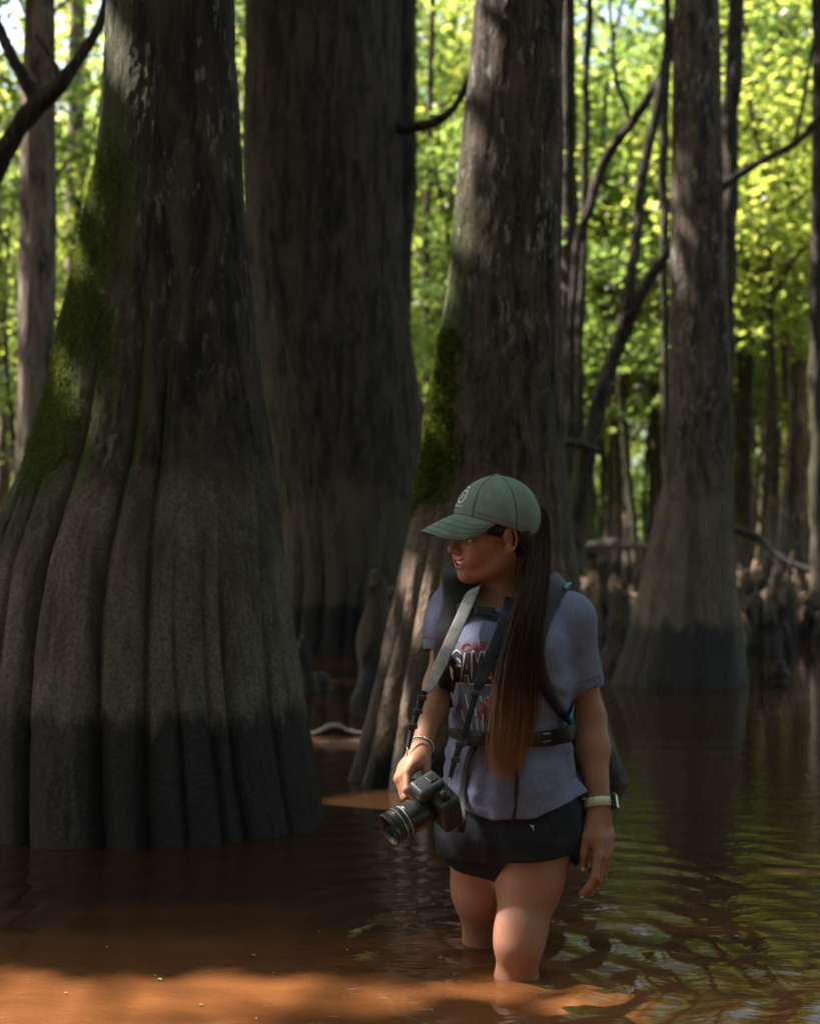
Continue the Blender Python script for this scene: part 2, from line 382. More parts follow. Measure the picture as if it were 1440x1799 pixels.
def big_tree(name, label, table, Y, ry_k, mat, flutes, crown=None, top=13.0, nseg=640, zstep=.010, disp=.010, seed=1, group=None, fl_amp=.3, fl_top=1.6, yoff=0, limbs=(), WOB=.35, FX=1.2, moss=None):
    """trunk from a measured outline: rows (py, x_left, x_right) at depth Y"""
    rows = []
    for (py, xl, xr) in table:
        a, c = P(xl, py, Y), P(xr, py, Y); rows.append((a[2], (a[0] + c[0]) / 2, (c[0] - a[0]) / 2))
    rows = sorted(rows); zs = np.array([r[0] for r in rows]); cxs = np.array([r[1] for r in rows]); rs = np.array([r[2] for r in rows])
    zmax = zs[-1]; slope = (cxs[-1] - cxs[-3]) / (zs[-1] - zs[-3])
    zs = np.append(zs, [zmax + 3, top]); cxs = np.append(cxs, [cxs[-1] + slope * 1.2, cxs[-1] + slope * 2]); rs = np.append(rs, [rs[-1] * .82, rs[-1] * .35])
    zs = np.insert(zs, 0, -.5); cxs = np.insert(cxs, 0, cxs[0]); rs = np.insert(rs, 0, rs[0] * 1.12)
    z = np.concatenate([np.arange(-.5, zmax, zstep), np.linspace(zmax, top, 60)])
    cx = np.interp(z, zs, cxs); r = np.interp(z, zs, rs)
    k = np.ones(9) / 9; 
    def sm(a): p_ = np.pad(a, 4, mode='edge'); return np.convolve(p_, k, 'valid')
    for _ in range(3): cx, r = sm(cx), sm(r)
    th = np.arange(nseg) / nseg * 2 * math.pi
    TH, Z = np.meshgrid(th, z); RR = r[:, None] * np.ones_like(TH)
    base_x = cxs[1]
    lowk = 1 - sstep(-.1, fl_top, Z)
    wob = (fbm(np.cos(TH) * 1.2, np.sin(TH) * 1.2, Z * .8, 3, seed) - .5)
    g = np.zeros_like(TH)
    for (a, w_, dpt, zt) in flutes:
        aa = R(a) + WOB * (.10 * np.sin(Z * 2.1 + a) + .04 * np.sin(Z * 6 + a * 3))
        d = np.abs((TH - aa + math.pi) % (2 * math.pi) - math.pi)
        g += dpt * np.exp(-(d / R(w_)) ** FX) * (1 - sstep(zt * .35, zt, Z))
    g = np.minimum(g, 1.2)
    rad = RR * (1 - fl_amp * g + .05 * wob + .06 * lowk)
    ux, uy = np.cos(TH), np.sin(TH)
    dsp = (fbm(ux * RR * 22, uy * RR * 22, Z * 2.4, 4, seed + 3) - .5) * 2 * disp
    dsp += (fbm(ux * RR * 60, uy * RR * 60, Z * 40, 2, seed + 5) - .5) * disp * .5
    rad = rad + dsp
    X = cx[:, None] + rad * ux; YY = Y + yoff + rad * ry_k * uy
    V = np.stack([X - base_x, YY - Y - yoff, Z], -1).reshape(-1, 3)
    i = np.arange(len(z) - 1)[:, None]; j = np.arange(nseg)[None]
    Q = np.stack([i * nseg + j, i * nseg + (j + 1) % nseg, (i + 1) * nseg + (j + 1) % nseg, (i + 1) * nseg + j], -1).reshape(-1, 4)
    t = thing(name, label, 'tree', (base_x, Y + yoff, 0), group)
    base = np.array([base_x, Y + yoff, 0.0])
    parts = [(V, Q)]
    for L in limbs:
        pth = smooth_path([np.array(q) - base for q in L[0]], 30); parts.append(tube(pth, np.interp(np.linspace(0, 1, len(pth)), np.linspace(0, 1, len(L[1])), L[1]), 10, .25, 5))
    if crown:
        cc, cr, nl, ncl, npc, size = crown
        g_ = np.random.default_rng(seed + 50)
        lp, ends = limb_set(np.array([0., 0, 0]), top, np.array(cc) - base, np.array(cr), nl, g_, r[-60] if len(r) > 60 else .1)
        parts += lp
    mesh_obj('trunk', *join(parts), M[mat], t)
    if moss:
        z0, z1, nxm, nm, sz, th_ = moss; gm = np.random.default_rng(seed + 7); Zr = Z; nxx = np.cos(TH)
        nf = fbm(V[:, 0] * 3.2, V[:, 1] * 3.2, V[:, 2] * 2.0, 4, seed + 9) * .75 + .25 * nz(V[:, 0] * 14, V[:, 1] * 14, V[:, 2] * 9, 3)
        wgt = sstep(z0, z0 + .3, V[:, 2]) * (1 - sstep(z1 - .8, z1, V[:, 2])) * sstep(nxm + .35, nxm - .3, nxx.ravel() + .0) * (np.sin(TH).ravel() < .35)
        pr_ = np.clip((nf + .30 * wgt - th_ - .17) / .26, 0, 1) ** 2.2 * (wgt > .03) * np.clip(wgt * 3, 0, 1); cand = np.where(gm.random(len(pr_)) < pr_)[0]
        pick = gm.choice(cand, min(nm, len(cand) * 2)); nrm_ = np.stack([np.cos(TH), np.sin(TH), 0 * TH], -1).reshape(-1, 3)[pick]
        mesh_C = V[pick] + gm.normal(size=(len(pick), 3)) * .004 + nrm_ * (gm.random((len(pick), 1)) * .005 - .001)
        leaf_obj('moss', mesh_C, sz, M['mossleaf'], t, flat=.1, seed=seed)
    if crown:
        ctr = np.concatenate([ends + base, np.array(cc) + unit(g_.normal(size=(ncl, 3))) * np.array(cr) * (g_.random((ncl, 1)) ** .4)])
        C = clusters(ctr, npc, .38, g_); C = C[carve(C, size * .3)]; C = C[C[:, 2] > 3.6 + 0 * C[:, 2]]
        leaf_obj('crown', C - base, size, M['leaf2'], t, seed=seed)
    return t

def flset(n, seed, w=(3, 7), d=(.5, 1.0), zt=(.9, 2.0)):
    g = np.random.default_rng(seed)
    return [(360 * (i + .35 * g.normal()) / n, g.uniform(*w), g.uniform(*d), g.uniform(*zt)) for i in range(n)]
T1 = [(0,190,412),(100,186,412),(200,177,420),(300,170,425),(400,150,431),(500,128,441),(600,105,452),(700,84,463),(800,56,475),(900,14,487),(1000,-22,496),(1100,-40,505),(1200,-52,518),(1300,-60,533),(1400,-62,548),(1450,-62,556)]
fl1 = [(270-58, 1.7, .9, 1.7), (270-44, 1.5, .8, 1.5), (270-27, 1.8, 1.15, 1.9), (270-2, 1.7, 1.2, 2.4), (270+12, 1.6, 1.0, 2.1), (270+23, .9, .45, 1.2), (270+32, 1.2, .5, 1.3), (270+41, 1.3, .65, 1.4), (270+60, 1.6, .45, 1.2), (270-74, 3, .9, 1.3), (10, 6, .5, 1.4), (60, 8, .8, 1.6), (110, 8, .8, 1.6), (150, 7, .8, 1.6)]
big_tree('cypress_tree', 'huge swollen mossy trunk nearest the camera filling the left side', T1, 4.78, .72, 'bark_a', fl1,
         ((-1.4, 5.6, 10.5), (3.2, 2.8, 2.4), 16, 150, 45, .15), 12.5, 820, .008, .012, 11, fl_amp=.115, fl_top=2.0, WOB=.22, FX=1.0, moss=(1.02, 2.7, -.30, 60000, .0055, .43))
T2 = [(0,431,706),(100,432,704),(200,431,706),(300,429,708),(400,430,708),(500,436,712),(600,446,724),(700,458,740),(800,470,749),(900,480,748),(1000,487,735),(1060,490,716),(1100,492,704),(1150,493,700)]
fl2 = [(270-38, 4, .7, 1.3), (270-17, 5, 1.0, 1.5), (270+2, 3.5, .8, 1.2), (270+14, 6, 1.0, 1.3), (270+34, 5, .8, 1.6), (270+55, 6, .6, 1.5)] + [(a, 7, .7, 1.4) for a in (10, 50, 95, 140, 175)]
big_tree('cypress_tree', 'broad brown furrowed trunk standing behind between the mossy and slimmer trunks', T2, 12.3, .9, 'bark_b', fl2,
         ((-1.0, 12.8, 12), (4.2, 4, 2.6), 14, 150, 45, .17), 14.5, 620, .018, .022, 21, fl_amp=.12, FX=1.0,
         limbs=[([P(700, 225, 12.0), P(740, 222, 11.9), P(780, 205, 11.8), P(815, 160, 11.7), P(850, 60, 11.6), P(865, -60, 11.5)], (.06, .045, .04, .03, .025, .02)),
                ([P(690, 700, 12.4), P(708, 400, 12.5), P(712, 200, 12.5), P(715, 0, 12.6), P(722, -300, 12.6)], (.12, .11, .10, .10, .08))])
T3 = [(0,835,988),(100,826,988),(200,816,988),(300,806,987),(400,796,986),(500,785,985),(600,771,985),(700,757,988),(800,745,993),(900,729,1001),(1000,706,1012),(1100,684,1026),(1200,661,1045),(1300,638,1070),(1370,620,1097)]
fl3 = [(270-70, 5, .8, 1.3), (270-52, 4, 1.0, 1.5), (270-38, 3.5, .8, 1.3), (270-24, 4.5, 1.0, 1.5), (270-6, 4, .9, 1.3), (270+14, 4, .8, 1.2), (270+34, 5, .9, 1.3), (270+58, 6, .9, 1.2)] + [(a, 8, .8, 1.2) for a in (5, 45, 90, 130, 170)]
big_tree('cypress_tree', 'fluted grey trunk with sunlit left edge rising behind the woman', T3, 5.62, .8, 'bark_c', fl3,
         ((.6, 6.3, 13.2), (2.4, 2.4, 1.8), 12, 46, 40, .15), 15.0, 760, .009, .012, 31, fl_amp=.17, moss=(1.0, 2.2, -.55, 15000, .014, .46))
T4 = [(0,1185,1263),(100,1182,1264),(200,1180,1265),(300,1179,1268),(400,1178,1271),(500,1178,1276),(600,1178,1281),(700,1177,1285),(800,1171,1286),(870,1161,1285),(930,1146,1286),(1000,1131,1290),(1050,1120,1294),(1100,1110,1298),(1150,1098,1301),(1200,1080,1305)]
fl4 = [(a, 8, d_, 1.0) for a, d_ in ((270-68, .8), (270-50, .6), (270-25, .3), (270+5, .35), (270+30, .3), (270+60, .4), (10, .5), (70, .6), (130, .6))]
big_tree('cypress_tree', 'straight speckled trunk with black waterline foot standing right of the woman', T4, 9.25, .9, 'bark_d', fl4,
         ((2.6, 9.8, 14.5), (2.6, 2.6, 1.8), 12, 40, 40, .16), 16.0, 480, .016, .008, 41, fl_amp=.07, fl_top=.9)
T5 = [(0,45,96),(100,42,98),(200,38,98),(300,36,98),(400,34,99),(500,34,98),(600,33,96),(700,32,93),(800,28,90),(900,20,92),(1000,10,98),(1100,-5,108),(1180,-12,115)]
big_tree('cypress_tree', 'slim pale trunk at the far left behind the mossy trunk', T5, 10.2, .9, 'bark_e', flset(8, 4),
         ((-3.4, 10.6, 11), (2.8, 2.8, 2.4), 12, 90, 45, .16), 13, 300, .022, .008, 51, fl_amp=.1)
# ------------------------------------------------------------------ unseen canopy trees added outside the frame to shade the pool
def shade_tree(x, y, h, cr, seed, label, zc, ncl=170, size=.16, rz=2.2):
    g = np.random.default_rng(seed); base = np.array([x, y, 0.0]); t = thing('cypress_tree', label, 'tree', base, 'unseen trees added to shade the pool')
    z = np.linspace(-.5, h, 40); r = .16 + .45 * np.exp(-(z + .5) / .7); r = r * (1 - .8 * np.clip(z / h, 0, 1))
    path = np.stack([.05 * np.sin(z), .05 * np.cos(z * .8), z], 1)
    lp, ends = limb_set(np.zeros(3), h, np.array([0, 0, zc]), np.array([cr, cr, rz]), 16, g, .15)
    mesh_obj('trunk', *join([tube(path, r, 24, .2, seed)] + lp), M['bark_c'], t)
    ctr = np.concatenate([ends + base, base + np.array([0, 0, zc]) + unit(g.normal(size=(ncl, 3))) * np.array([cr, cr, rz]) * (g.random((ncl, 1)) ** .4)])
    C = clusters(ctr, 46, .42, g); C = C[carve(C, size * .3)]
    leaf_obj('crown', C - base, size, M['leaf2'], t, seed=seed)
shade = [(-5.6, 3.6, 12, 3.2, 9.3), (-8.6, 2.2, 13, 3.3, 10.4), (-8.8, 6.6, 13, 3.4, 10.2), (-6.4, 9.1, 12, 3.2, 9.2), (-11.6, 4.6, 14, 3.4, 11.4), (-10.6, 10.6, 14, 3.4, 11.0),
         (-7.4, 13.2, 14, 3.4, 11), (-11.5, 14.6, 15, 3.6, 12), (-5.6, 11.0, 12, 3.2, 9), (-5.2, 6.2, 12, 2.8, 9.4), (-8.4, 17, 15, 3.4, 11.5), (-15, 8, 16, 3.8, 13), (-14.5, 12.5, 16, 3.8, 13), (-6.3, 5.7, 10, 2.3, 7.6), (-4.3, 5.2, 9.6, 1.7, 7.4), (-4.9, 3.4, 9.6, 1.8, 7.8), (-5.6, .2, 12, 3.2, 9.5), (-9.0, -1.6, 13, 3.3, 10.5), (-3.6, -3.8, 12, 3.4, 8.6), (1.5, -5.6, 12, 3.6, 7.6), (5.2, -2.2, 12, 3.4, 8.2), (6.4, 3.0, 12, 3.2, 9.0), (-2.6, -8.5, 12, 3.6, 7.0), (5.6, -8.0, 12, 3.6, 6.6), (1.2, .2, 13, 0.1, 10)]
shade.pop()
for i, (x, y, h, cr, zc) in enumerate(shade):
    shade_tree(x, y, h, cr, 200 + i, 'unseen tall leafy tree added outside the frame to shade the near water', zc, ncl=250)
for i, (x, y, zc) in enumerate(((-1.5, -12, 4.2), (3.5, -13, 4.4), (-7, -10, 4.2), (8.5, -10, 4.4), (-9.5, -5, 4.5), (9, -4, 4.6))):
    shade_tree(x, y, 9, 3.4, 300 + i, 'unseen tall leafy tree added outside the frame to shade the near water', zc, ncl=150, size=.2, rz=3.6)

# ------------------------------------------------------------------ the wood beyond: prototypes, then copies
def proto_tree(name, label, h, r0, cr, zlo, ncl, npc, size, mat, lmat, seed, bend=.3, group=None, rad=.34, cat='tree'):
    rad = rad * .85; g = np.random.default_rng(seed); t = thing(name, label, cat, (0, 0, 0), group)
    z = np.linspace(-.3, h, 46); ph = g.random() * 6
    path = np.stack([bend * np.sin(z * .5 + ph) * z / h, bend * np.cos(z * .37 + ph) * z / h, z], 1)
    r = r0 * (1 - .78 * np.clip(z / h, 0, 1)) + r0 * .9 * np.exp(-(z + .3) / .35)
    zc = (h + zlo) / 2; cc = np.array([path[30][0], path[30][1], zc])
    lp, ends = limb_set(np.zeros(3), h, cc, np.array([cr, cr, (h - zlo) / 2]), max(6, ncl // 10), g, r0, zlo)
    mesh_obj('trunk', *join([tube(path, r, 12, .15, seed)] + lp), M[mat], t)
    u = unit(g.normal(size=(ncl, 3))) * (g.random((ncl, 1)) ** .45)
    ctr = np.concatenate([ends, cc + u * np.array([cr, cr, (h - zlo) / 2])])
    leaf_obj('crown', clusters(ctr, npc, rad, g, .3), size, M[lmat], t, seed=seed)
    return t
def copy_tree(t, loc, rz, s, label=None, group=None):
    c = t.copy(); COL.objects.link(c); c.location = tuple(loc); c.rotation_euler = (0, 0, rz); c.scale = (s, s, s)
    if label: c['label'] = label
    if group: c['group'] = group
    for ch in t.children:
        k = ch.copy(); COL.objects.link(k); k.parent = c
    return c
GW = 'leafy trees of the wood beyond the mud bank'
LB = ['tall broad leafy tree in the sunlit wood beyond the bank', 'mid height leafy tree with open crown in the sunlit wood', 'slender young tree with thin stem and sparse leaves in the wood', 'low bushy sapling with bright leaves on the bank']
protos = [proto_tree('broadleaf_tree', LB[0], 15, .16, 3.0, 4.0, 130, 42, .17, 'bark_f', 'leaf2', 501, .3, GW),
          proto_tree('broadleaf_tree', LB[0], 13, .13, 2.6, 2.6, 120, 38, .15, 'bark_g', 'leaf', 502, .4, GW),
          proto_tree('understory_tree', LB[1], 8, .07, 2.0, 2.5, 80, 32, .12, 'bark_f', 'leaf', 503, .5, 'understory trees in the wood'),
          proto_tree('understory_tree', LB[1], 6.5, .06, 1.9, 2.1, 76, 32, .11, 'bark_f', 'leaf2', 504, .5, 'understory trees in the wood'),
          proto_tree('slender_tree', LB[2], 10, .06, 1.0, 3.5, 26, 22, .12, 'bark_f', 'leaf', 505, .35, 'slender stems in the wood'),
          proto_tree('slender_tree', LB[2], 8, .05, .9, 3.0, 18, 22, .11, 'bark_e', 'leaf', 506, .9, 'slender stems in the wood'),
          proto_tree('sapling', LB[3], 3.2, .02, 1.0, .5, 34, 26, .09, 'bark_f', 'leaf', 507, .3, 'bright saplings on the bank')]
protos.append(proto_tree('slender_tree', LB[2], 9, .075, 1.3, 4.6, 26, 26, .13, 'bark_f', 'leaf2', 508, .45, 'slender stems in the wood'))
placed = []
g = np.random.default_rng(99)
def ok(x, y, d):
    for gx, gy in ((2.8, 17.3), (5.0, 16.6)):
        if gx - 9.5 < x < gx + 1.3 and abs(y - (gy + .267 * (gx - x))) < 2.3: return False
    for (a, b_) in placed:
        if (a - x) ** 2 + (b_ - y) ** 2 < d * d: return False
    return True
def scatter(kinds, n, y0, y1, dmin, smin=.85, smax=1.2, power=1.0, extra=5):
    k = 0; tries = 0
    while k < n and tries < n * 40:
        tries += 1
        y = y0 + (y1 - y0) * g.random() ** power; x = (g.random() * 2 - 1) * (.31 * y + extra)
        if not ok(x, y, dmin): continue
        placed.append((x, y)); t = protos[kinds[k % len(kinds)]]; s = g.uniform(smin, smax)
        z = float(bank_z(x, y))
        if k < 0: pass
        copy_tree(t, (x, y, max(z, -.3) - .02), g.random() * 6.28, s); k += 1
scatter([0, 1], 44, 22, 66, 2.2)
scatter([2, 3], 40, 18, 56, 1.7)
scatter([4, 5, 7], 190, 15, 46, .5, extra=0)
scatter([6], 5, 22, 40, 1.0, .7, 1.2, extra=1)
for i in range(110):        # unseen trees added beside and behind the camera to cut sky light
    a = g.uniform(0, 2 * math.pi); r = g.uniform(11, 30); x, y = r * math.sin(a), r * math.cos(a)
    if y > 0 and abs(x) < .40 * y + 3.5: continue
    if x < -4 and y > -3 and x > -19 and y < 19: continue
    if not ok(x, y, 1.8): continue
    placed.append((x, y)); copy_tree(protos[(0, 1, 0, 2)[i % 4]], (x, y, max(float(bank_z(x, y)), -.3)), g.random() * 6.28, g.uniform(.9, 1.2), ('tall' if i % 4 < 3 else 'lower') + ' leafy tree added unseen around the pool to cut sky light', 'unseen trees added around the pool to cut sky light')
for t in protos:            # the prototypes stand in the wood themselves
    while True:
        x, y = g.uniform(-9, 9), g.uniform(26, 40)
        if ok(x, y, 1.5): break
    placed.append((x, y)); t.location = (x, y, float(bank_z(x, y)) - .02)

# far mass of leaves closing the view
def far_woods():
    g = np.random.default_rng(5); n = 5200
    a = g.uniform(-60, 60, n); r = g.uniform(66, 92, n); hgt = 30 * g.random(n) ** 1.25
    X = np.sin(np.radians(a)) * r; Y = np.cos(np.radians(a)) * r; Z = .5 + hgt
    keep = fbm(X * .12, Y * .12, Z * .16, 3, 77) > .42 + .20 * (Z / 30)
    C = clusters(np.stack([X, Y, Z], 1)[keep], 22, 1.1, g, .5)
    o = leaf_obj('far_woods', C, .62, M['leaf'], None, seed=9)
    tag(o, 'sunlit mass of foliage closing the view far behind all the trunks', 'woods', kind='stuff')
far_woods()
def undergrowth():
    g = np.random.default_rng(6); n = 900; a = g.uniform(-45, 45, n); r = g.uniform(48, 62, n)
    C = clusters(np.stack([np.sin(np.radians(a)) * r, np.cos(np.radians(a)) * r, .6 + 3.2 * g.random(n)], 1), 40, .8, g, .6)
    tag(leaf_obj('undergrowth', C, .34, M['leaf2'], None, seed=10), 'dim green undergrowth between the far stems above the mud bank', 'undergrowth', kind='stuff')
undergrowth()

# ------------------------------------------------------------------ named thin trees and branches placed from the photograph
def stem_tree(name, label, branches, mat, leaves=None, group=None, seed=1, cat='tree'):
    """branches: list of (points[(px,py,Y)], radii). first is the stem; foot goes into the ground"""
    pts0 = [P(*p) for p in branches[0][0]]
    base = np.array([pts0[0][0], pts0[0][1], 0.0]); t = thing(name, label, cat, base, group)
    parts = []
    for pts, rad in branches:
        q = [P(*p) - base for p in pts]; pth = smooth_path(q, 48)
        pth = pth + (np.stack([nz(pth[:, 2] * 3, 0 * pth[:, 2], seed, k) for k in range(3)], 1) - .5) * .03
        parts.append(tube(pth, np.interp(np.linspace(0, 1, len(pth)), np.linspace(0, 1, len(rad)), rad), 14, .22, seed))
    mesh_obj('trunk', *join(parts), M[mat], t)
    if leaves:
        gg = np.random.default_rng(seed); (cc, cr, ncl, npc, size) = leaves
        ctr = np.array(cc) + unit(gg.normal(size=(ncl, 3))) * np.array(cr) * (gg.random((ncl, 1)) ** .5)
        leaf_obj('crown', clusters(ctr, npc, .3, gg, .3) - base, size, M['leaf'], t, seed=seed)
    return t
stem_tree('forked_tree', 'dark forked trunk leaning right across the light between the two big right trunks',
    [([(1008, 1010, 13), (1012, 920, 13), (1030, 800, 13), (1050, 710, 13), (1078, 630, 13), (1105, 560, 12.9), (1140, 490, 12.8), (1185, 430, 12.7), (1262, 338, 12.6), (1330, 290, 12.5), (1395, 252, 12.4), (1445, 195, 12.3), (1500, 120, 12.2)],
      (.095, .09, .085, .078, .075, .065, .05, .045, .035, .032, .03, .025)),
     ([(1100, 575, 12.9), (1108, 480, 12.9), (1124, 360, 13), (1135, 270, 13), (1165, 130, 13), (1190, 30, 13), (1200, -200, 13)], (.055, .05, .048, .045, .05, .04, .03)),
     ([(1165, 130, 13), (1172, 60, 13), (1165, -60, 13)], (.04, .03, .02)),
     ([(1395, 252, 12.4), (1410, 160, 12.4), (1432, 60, 12.4), (1450, -60, 12.4)], (.02, .018, .015, .01)),
     ([(990, 778, 13), (1020, 782, 12.9), (1062, 796, 12.8)], (.04, .045, .02))], 'bark_f',
    ((2.9, 13, 9), (1.6, 1.4, 1.6), 30, 24, .12), seed=61)
stem_tree('crooked_tree', 'thin dark stem bending right beside the straight sapling behind the woman',
    [([(1008, 930, 14), (1000, 800, 14), (1003, 600, 14), (1012, 450, 14), (1035, 370, 14), (1060, 290, 14), (1105, 220, 13.8), (1165, 125, 13.6), (1200, 50, 13.4), (1240, -80, 13.2)],
      (.05, .045, .042, .045, .05, .055, .05, .035, .03, .02)),
     ([(1105, 220, 13.8), (1080, 120, 13.8), (1070, -20, 13.8)], (.025, .02, .015))], 'bark_f',
    ((2.6, 14, 9), (1.6, 1.4, 1.6), 26, 24, .12), seed=62)
def pole(name, label, pts, r, mat, seed, group=None, crown_z=9.5, cr=1.6, ncl=34):
    Y = pts[0][2]; p_ = P(*pts[-1]); top = (pts[-1][0] + (pts[-1][0] - pts[0][0]) * .3, -600, Y)
    stem_tree(name, label, [(pts + [top], (r * 1.25, r, r * .95, r * .85, r * .6))], mat, ((p_[0], Y, crown_z), (cr, cr, 1.7), ncl, 26, .13), group, seed)
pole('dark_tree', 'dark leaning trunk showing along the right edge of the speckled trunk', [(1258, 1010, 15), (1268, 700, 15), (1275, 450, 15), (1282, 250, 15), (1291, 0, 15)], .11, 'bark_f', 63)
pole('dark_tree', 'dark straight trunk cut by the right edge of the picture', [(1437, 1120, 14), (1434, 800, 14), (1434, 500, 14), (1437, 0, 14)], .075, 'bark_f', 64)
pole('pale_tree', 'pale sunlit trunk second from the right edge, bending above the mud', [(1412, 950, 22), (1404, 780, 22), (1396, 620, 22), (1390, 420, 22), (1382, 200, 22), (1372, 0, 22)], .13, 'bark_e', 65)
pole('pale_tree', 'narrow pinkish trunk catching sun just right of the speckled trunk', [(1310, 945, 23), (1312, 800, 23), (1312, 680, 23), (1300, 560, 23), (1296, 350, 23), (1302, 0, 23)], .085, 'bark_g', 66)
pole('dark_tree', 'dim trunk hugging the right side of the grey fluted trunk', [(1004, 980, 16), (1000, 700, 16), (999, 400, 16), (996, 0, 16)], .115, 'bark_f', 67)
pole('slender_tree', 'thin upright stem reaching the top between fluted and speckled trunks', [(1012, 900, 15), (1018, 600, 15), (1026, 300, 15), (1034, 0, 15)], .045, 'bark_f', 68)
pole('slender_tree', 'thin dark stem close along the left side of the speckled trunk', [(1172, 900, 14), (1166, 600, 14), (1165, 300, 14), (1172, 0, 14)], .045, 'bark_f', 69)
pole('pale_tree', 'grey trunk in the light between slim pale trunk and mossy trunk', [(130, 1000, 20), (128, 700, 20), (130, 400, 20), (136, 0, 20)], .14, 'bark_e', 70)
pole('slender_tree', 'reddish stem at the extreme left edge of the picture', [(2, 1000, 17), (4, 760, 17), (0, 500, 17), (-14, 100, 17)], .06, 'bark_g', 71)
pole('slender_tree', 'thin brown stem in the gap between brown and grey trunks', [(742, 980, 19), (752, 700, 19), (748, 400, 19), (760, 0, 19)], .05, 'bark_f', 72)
stem_tree('leaning_tree', 'dark crooked boughs crossing in front of the slim pale trunk at top left',
    [([(-260, 1140, 8.2), (-150, 800, 8.2), (-60, 480, 8.2), (-10, 320, 8.2), (30, 232, 8.1), (66, 182, 8.1), (100, 150, 8), (140, 95, 8), (178, 28, 8), (200, -60, 8)], (.09, .08, .065, .05, .055, .06, .045, .032, .028, .026)),
     ([(66, 182, 8.1), (40, 140, 8.1), (12, 85, 8.1), (-14, 20, 8.1), (-40, -80, 8.1)], (.045, .04, .034, .03, .025)),
     ([(100, 150, 8), (92, 110, 8), (60, 60, 8)], (.02, .014, .008))], 'bark_f', ((-2.2, 8.2, 6.2), (1.4, 1.2, .9), 24, 24, .11), seed=73)

# a few leafy boughs low enough to show: belong to understory trees just behind the big trunks
for i, (px, Y, s, k) in enumerate([(760, 17, .9, 3), (1330, 18, 1.0, 2), (1120, 18.5, .95, 3), (40, 15.5, .8, 3), (150, 17.5, .9, 2), (1080, 21, 1.0, 2), (730, 22, 1., 2)]):
    q = P(px, 945, Y); copy_tree(protos[k], (q[0], Y, max(float(bank_z(q[0], Y)), -.3)), i * 1.3, s)

# ------------------------------------------------------------------ cypress knees, stumps, sticks
def knee_mesh(h, r, seed, lean=0.0):
    n = 26; z = np.concatenate([np.linspace(-.4, h * .85, 16), h * .85 + (h * .15) * np.sin(np.linspace(.12, 1, 10) * math.pi / 2)]); t = np.clip(z / h, 0, 1)
    rr = r * (.66 + .42 * np.exp(-np.clip(z, 0, 9) / (h * .3)) + .10 * np.sin(t * 8 + seed) + .10 * np.sin(t * 15 + seed * 2)) * np.sqrt(np.clip(1.003 - (np.clip(t - .8, 0, 1) / .2) ** 2.2, .004, 1))
    path = np.stack([lean * t * h + .02 * np.sin(z * 7 + seed), .02 * np.cos(z * 5 + seed), z], 1)
    seg = 20; V, Q = tube(path, rr, seg, .32, seed)
    nn = (fbm(V[:, 0] * 30 + seed, V[:, 1] * 30, V[:, 2] * 12, 3, seed) - .5) * .035 * (r / .1)
    V[:n * seg, 0] += nn[:n * seg]; V[:n * seg, 1] += nn[:n * seg] * .6
    return V, Q
def knee(px, py_top, Y, wpx, label, seed, mat='bark_f', group='cypress knees along the bank', lean=0.0, zb=None):
    top = P(px, py_top, Y); b_ = max(float(bank_z(top[0], Y)), 0) if zb is None else zb
    h = top[2] - b_
    if h < .04: return None
    V, Q = knee_mesh(h, wpx / 2400 * Y * .5, seed, lean)
    o = mesh_obj('cypress_knee', V, Q, M[mat], None, loc=(top[0] - lean * h, Y, b_))
    return tag(o, label, 'cypress knee', group)
M['knee'] = bark_mat('knee_bark', top=1.0, moss=.15, dark=.7, fur=22, lichen=.3, silt_or_sunpatch=(.11, .08, .06), stain=.36)
M['knee_lit'] = bark_mat('sunlit_knee_bark', top=2.2, moss=0, dark=1.5, fur=22, lichen=.3, silt_or_sunpatch=(.30, .20, .15), stain=.02)  # lighter copy of the knee bark, coloured as if sunlit
knee(655, 1000, 7.6, 62, 'tall knee post rising just left of the grey fluted trunk', 3, 'knee', zb=0)
knee(690, 1030, 8.2, 44, 'shorter knee tucked between tall knee post and fluted trunk', 5, 'knee', zb=0)
knee(534, 1122, 8.6, 34, 'thin black knee with orange leaf on top in open water', 8, 'knee', zb=0, lean=-.02)
knee(562, 1180, 8.9, 40, 'low round black stump in water beside the thin knee', 9, 'knee', zb=0)
knee(1085, 1035, 10.2, 60, 'wide knee standing at the left foot of the speckled trunk', 12, 'knee', zb=0)
knee(1062, 965, 13.2, 30, 'tall narrow knee seen between woman and speckled trunk', 13, 'knee')
knee(1374, 1160, 9.4, 34, 'lone black knee standing out in the green reflection', 17, 'knee', zb=0)
kg = np.random.default_rng(12); k = 0
LK = 'dark slender knee in the crowd right of the speckled trunk'
LK2 = 'dark slender knee in the crowd left of the speckled trunk'
for i in range(74):
    px = kg.uniform(1292, 1450); Y = kg.uniform(11.2, 17.5)
    if px > 1390 and Y < 12.6: continue
    x = P(px, 945, Y)[0]; zb = max(float(bank_z(x, Y)), 0); h = kg.uniform(.22, .75) * (1 if Y < 15 else .8)
    py = 945 + (CH - zb - h) * F / Y
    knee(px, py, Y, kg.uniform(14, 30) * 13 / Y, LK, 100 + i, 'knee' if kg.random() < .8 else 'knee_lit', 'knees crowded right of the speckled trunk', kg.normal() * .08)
for i in range(18):
    px = kg.uniform(1022, 1140); Y = kg.uniform(12.4, 18)
    x = P(px, 945, Y)[0]; zb = max(float(bank_z(x, Y)), 0); h = kg.uniform(.2, .6)
    knee(px, 945 + (CH - zb - h) * F / Y, Y, kg.uniform(14, 28) * 13 / Y, LK2, 200 + i, 'knee' if kg.random() < .75 else 'knee_lit', 'knees crowded left of the speckled trunk', kg.normal() * .08)
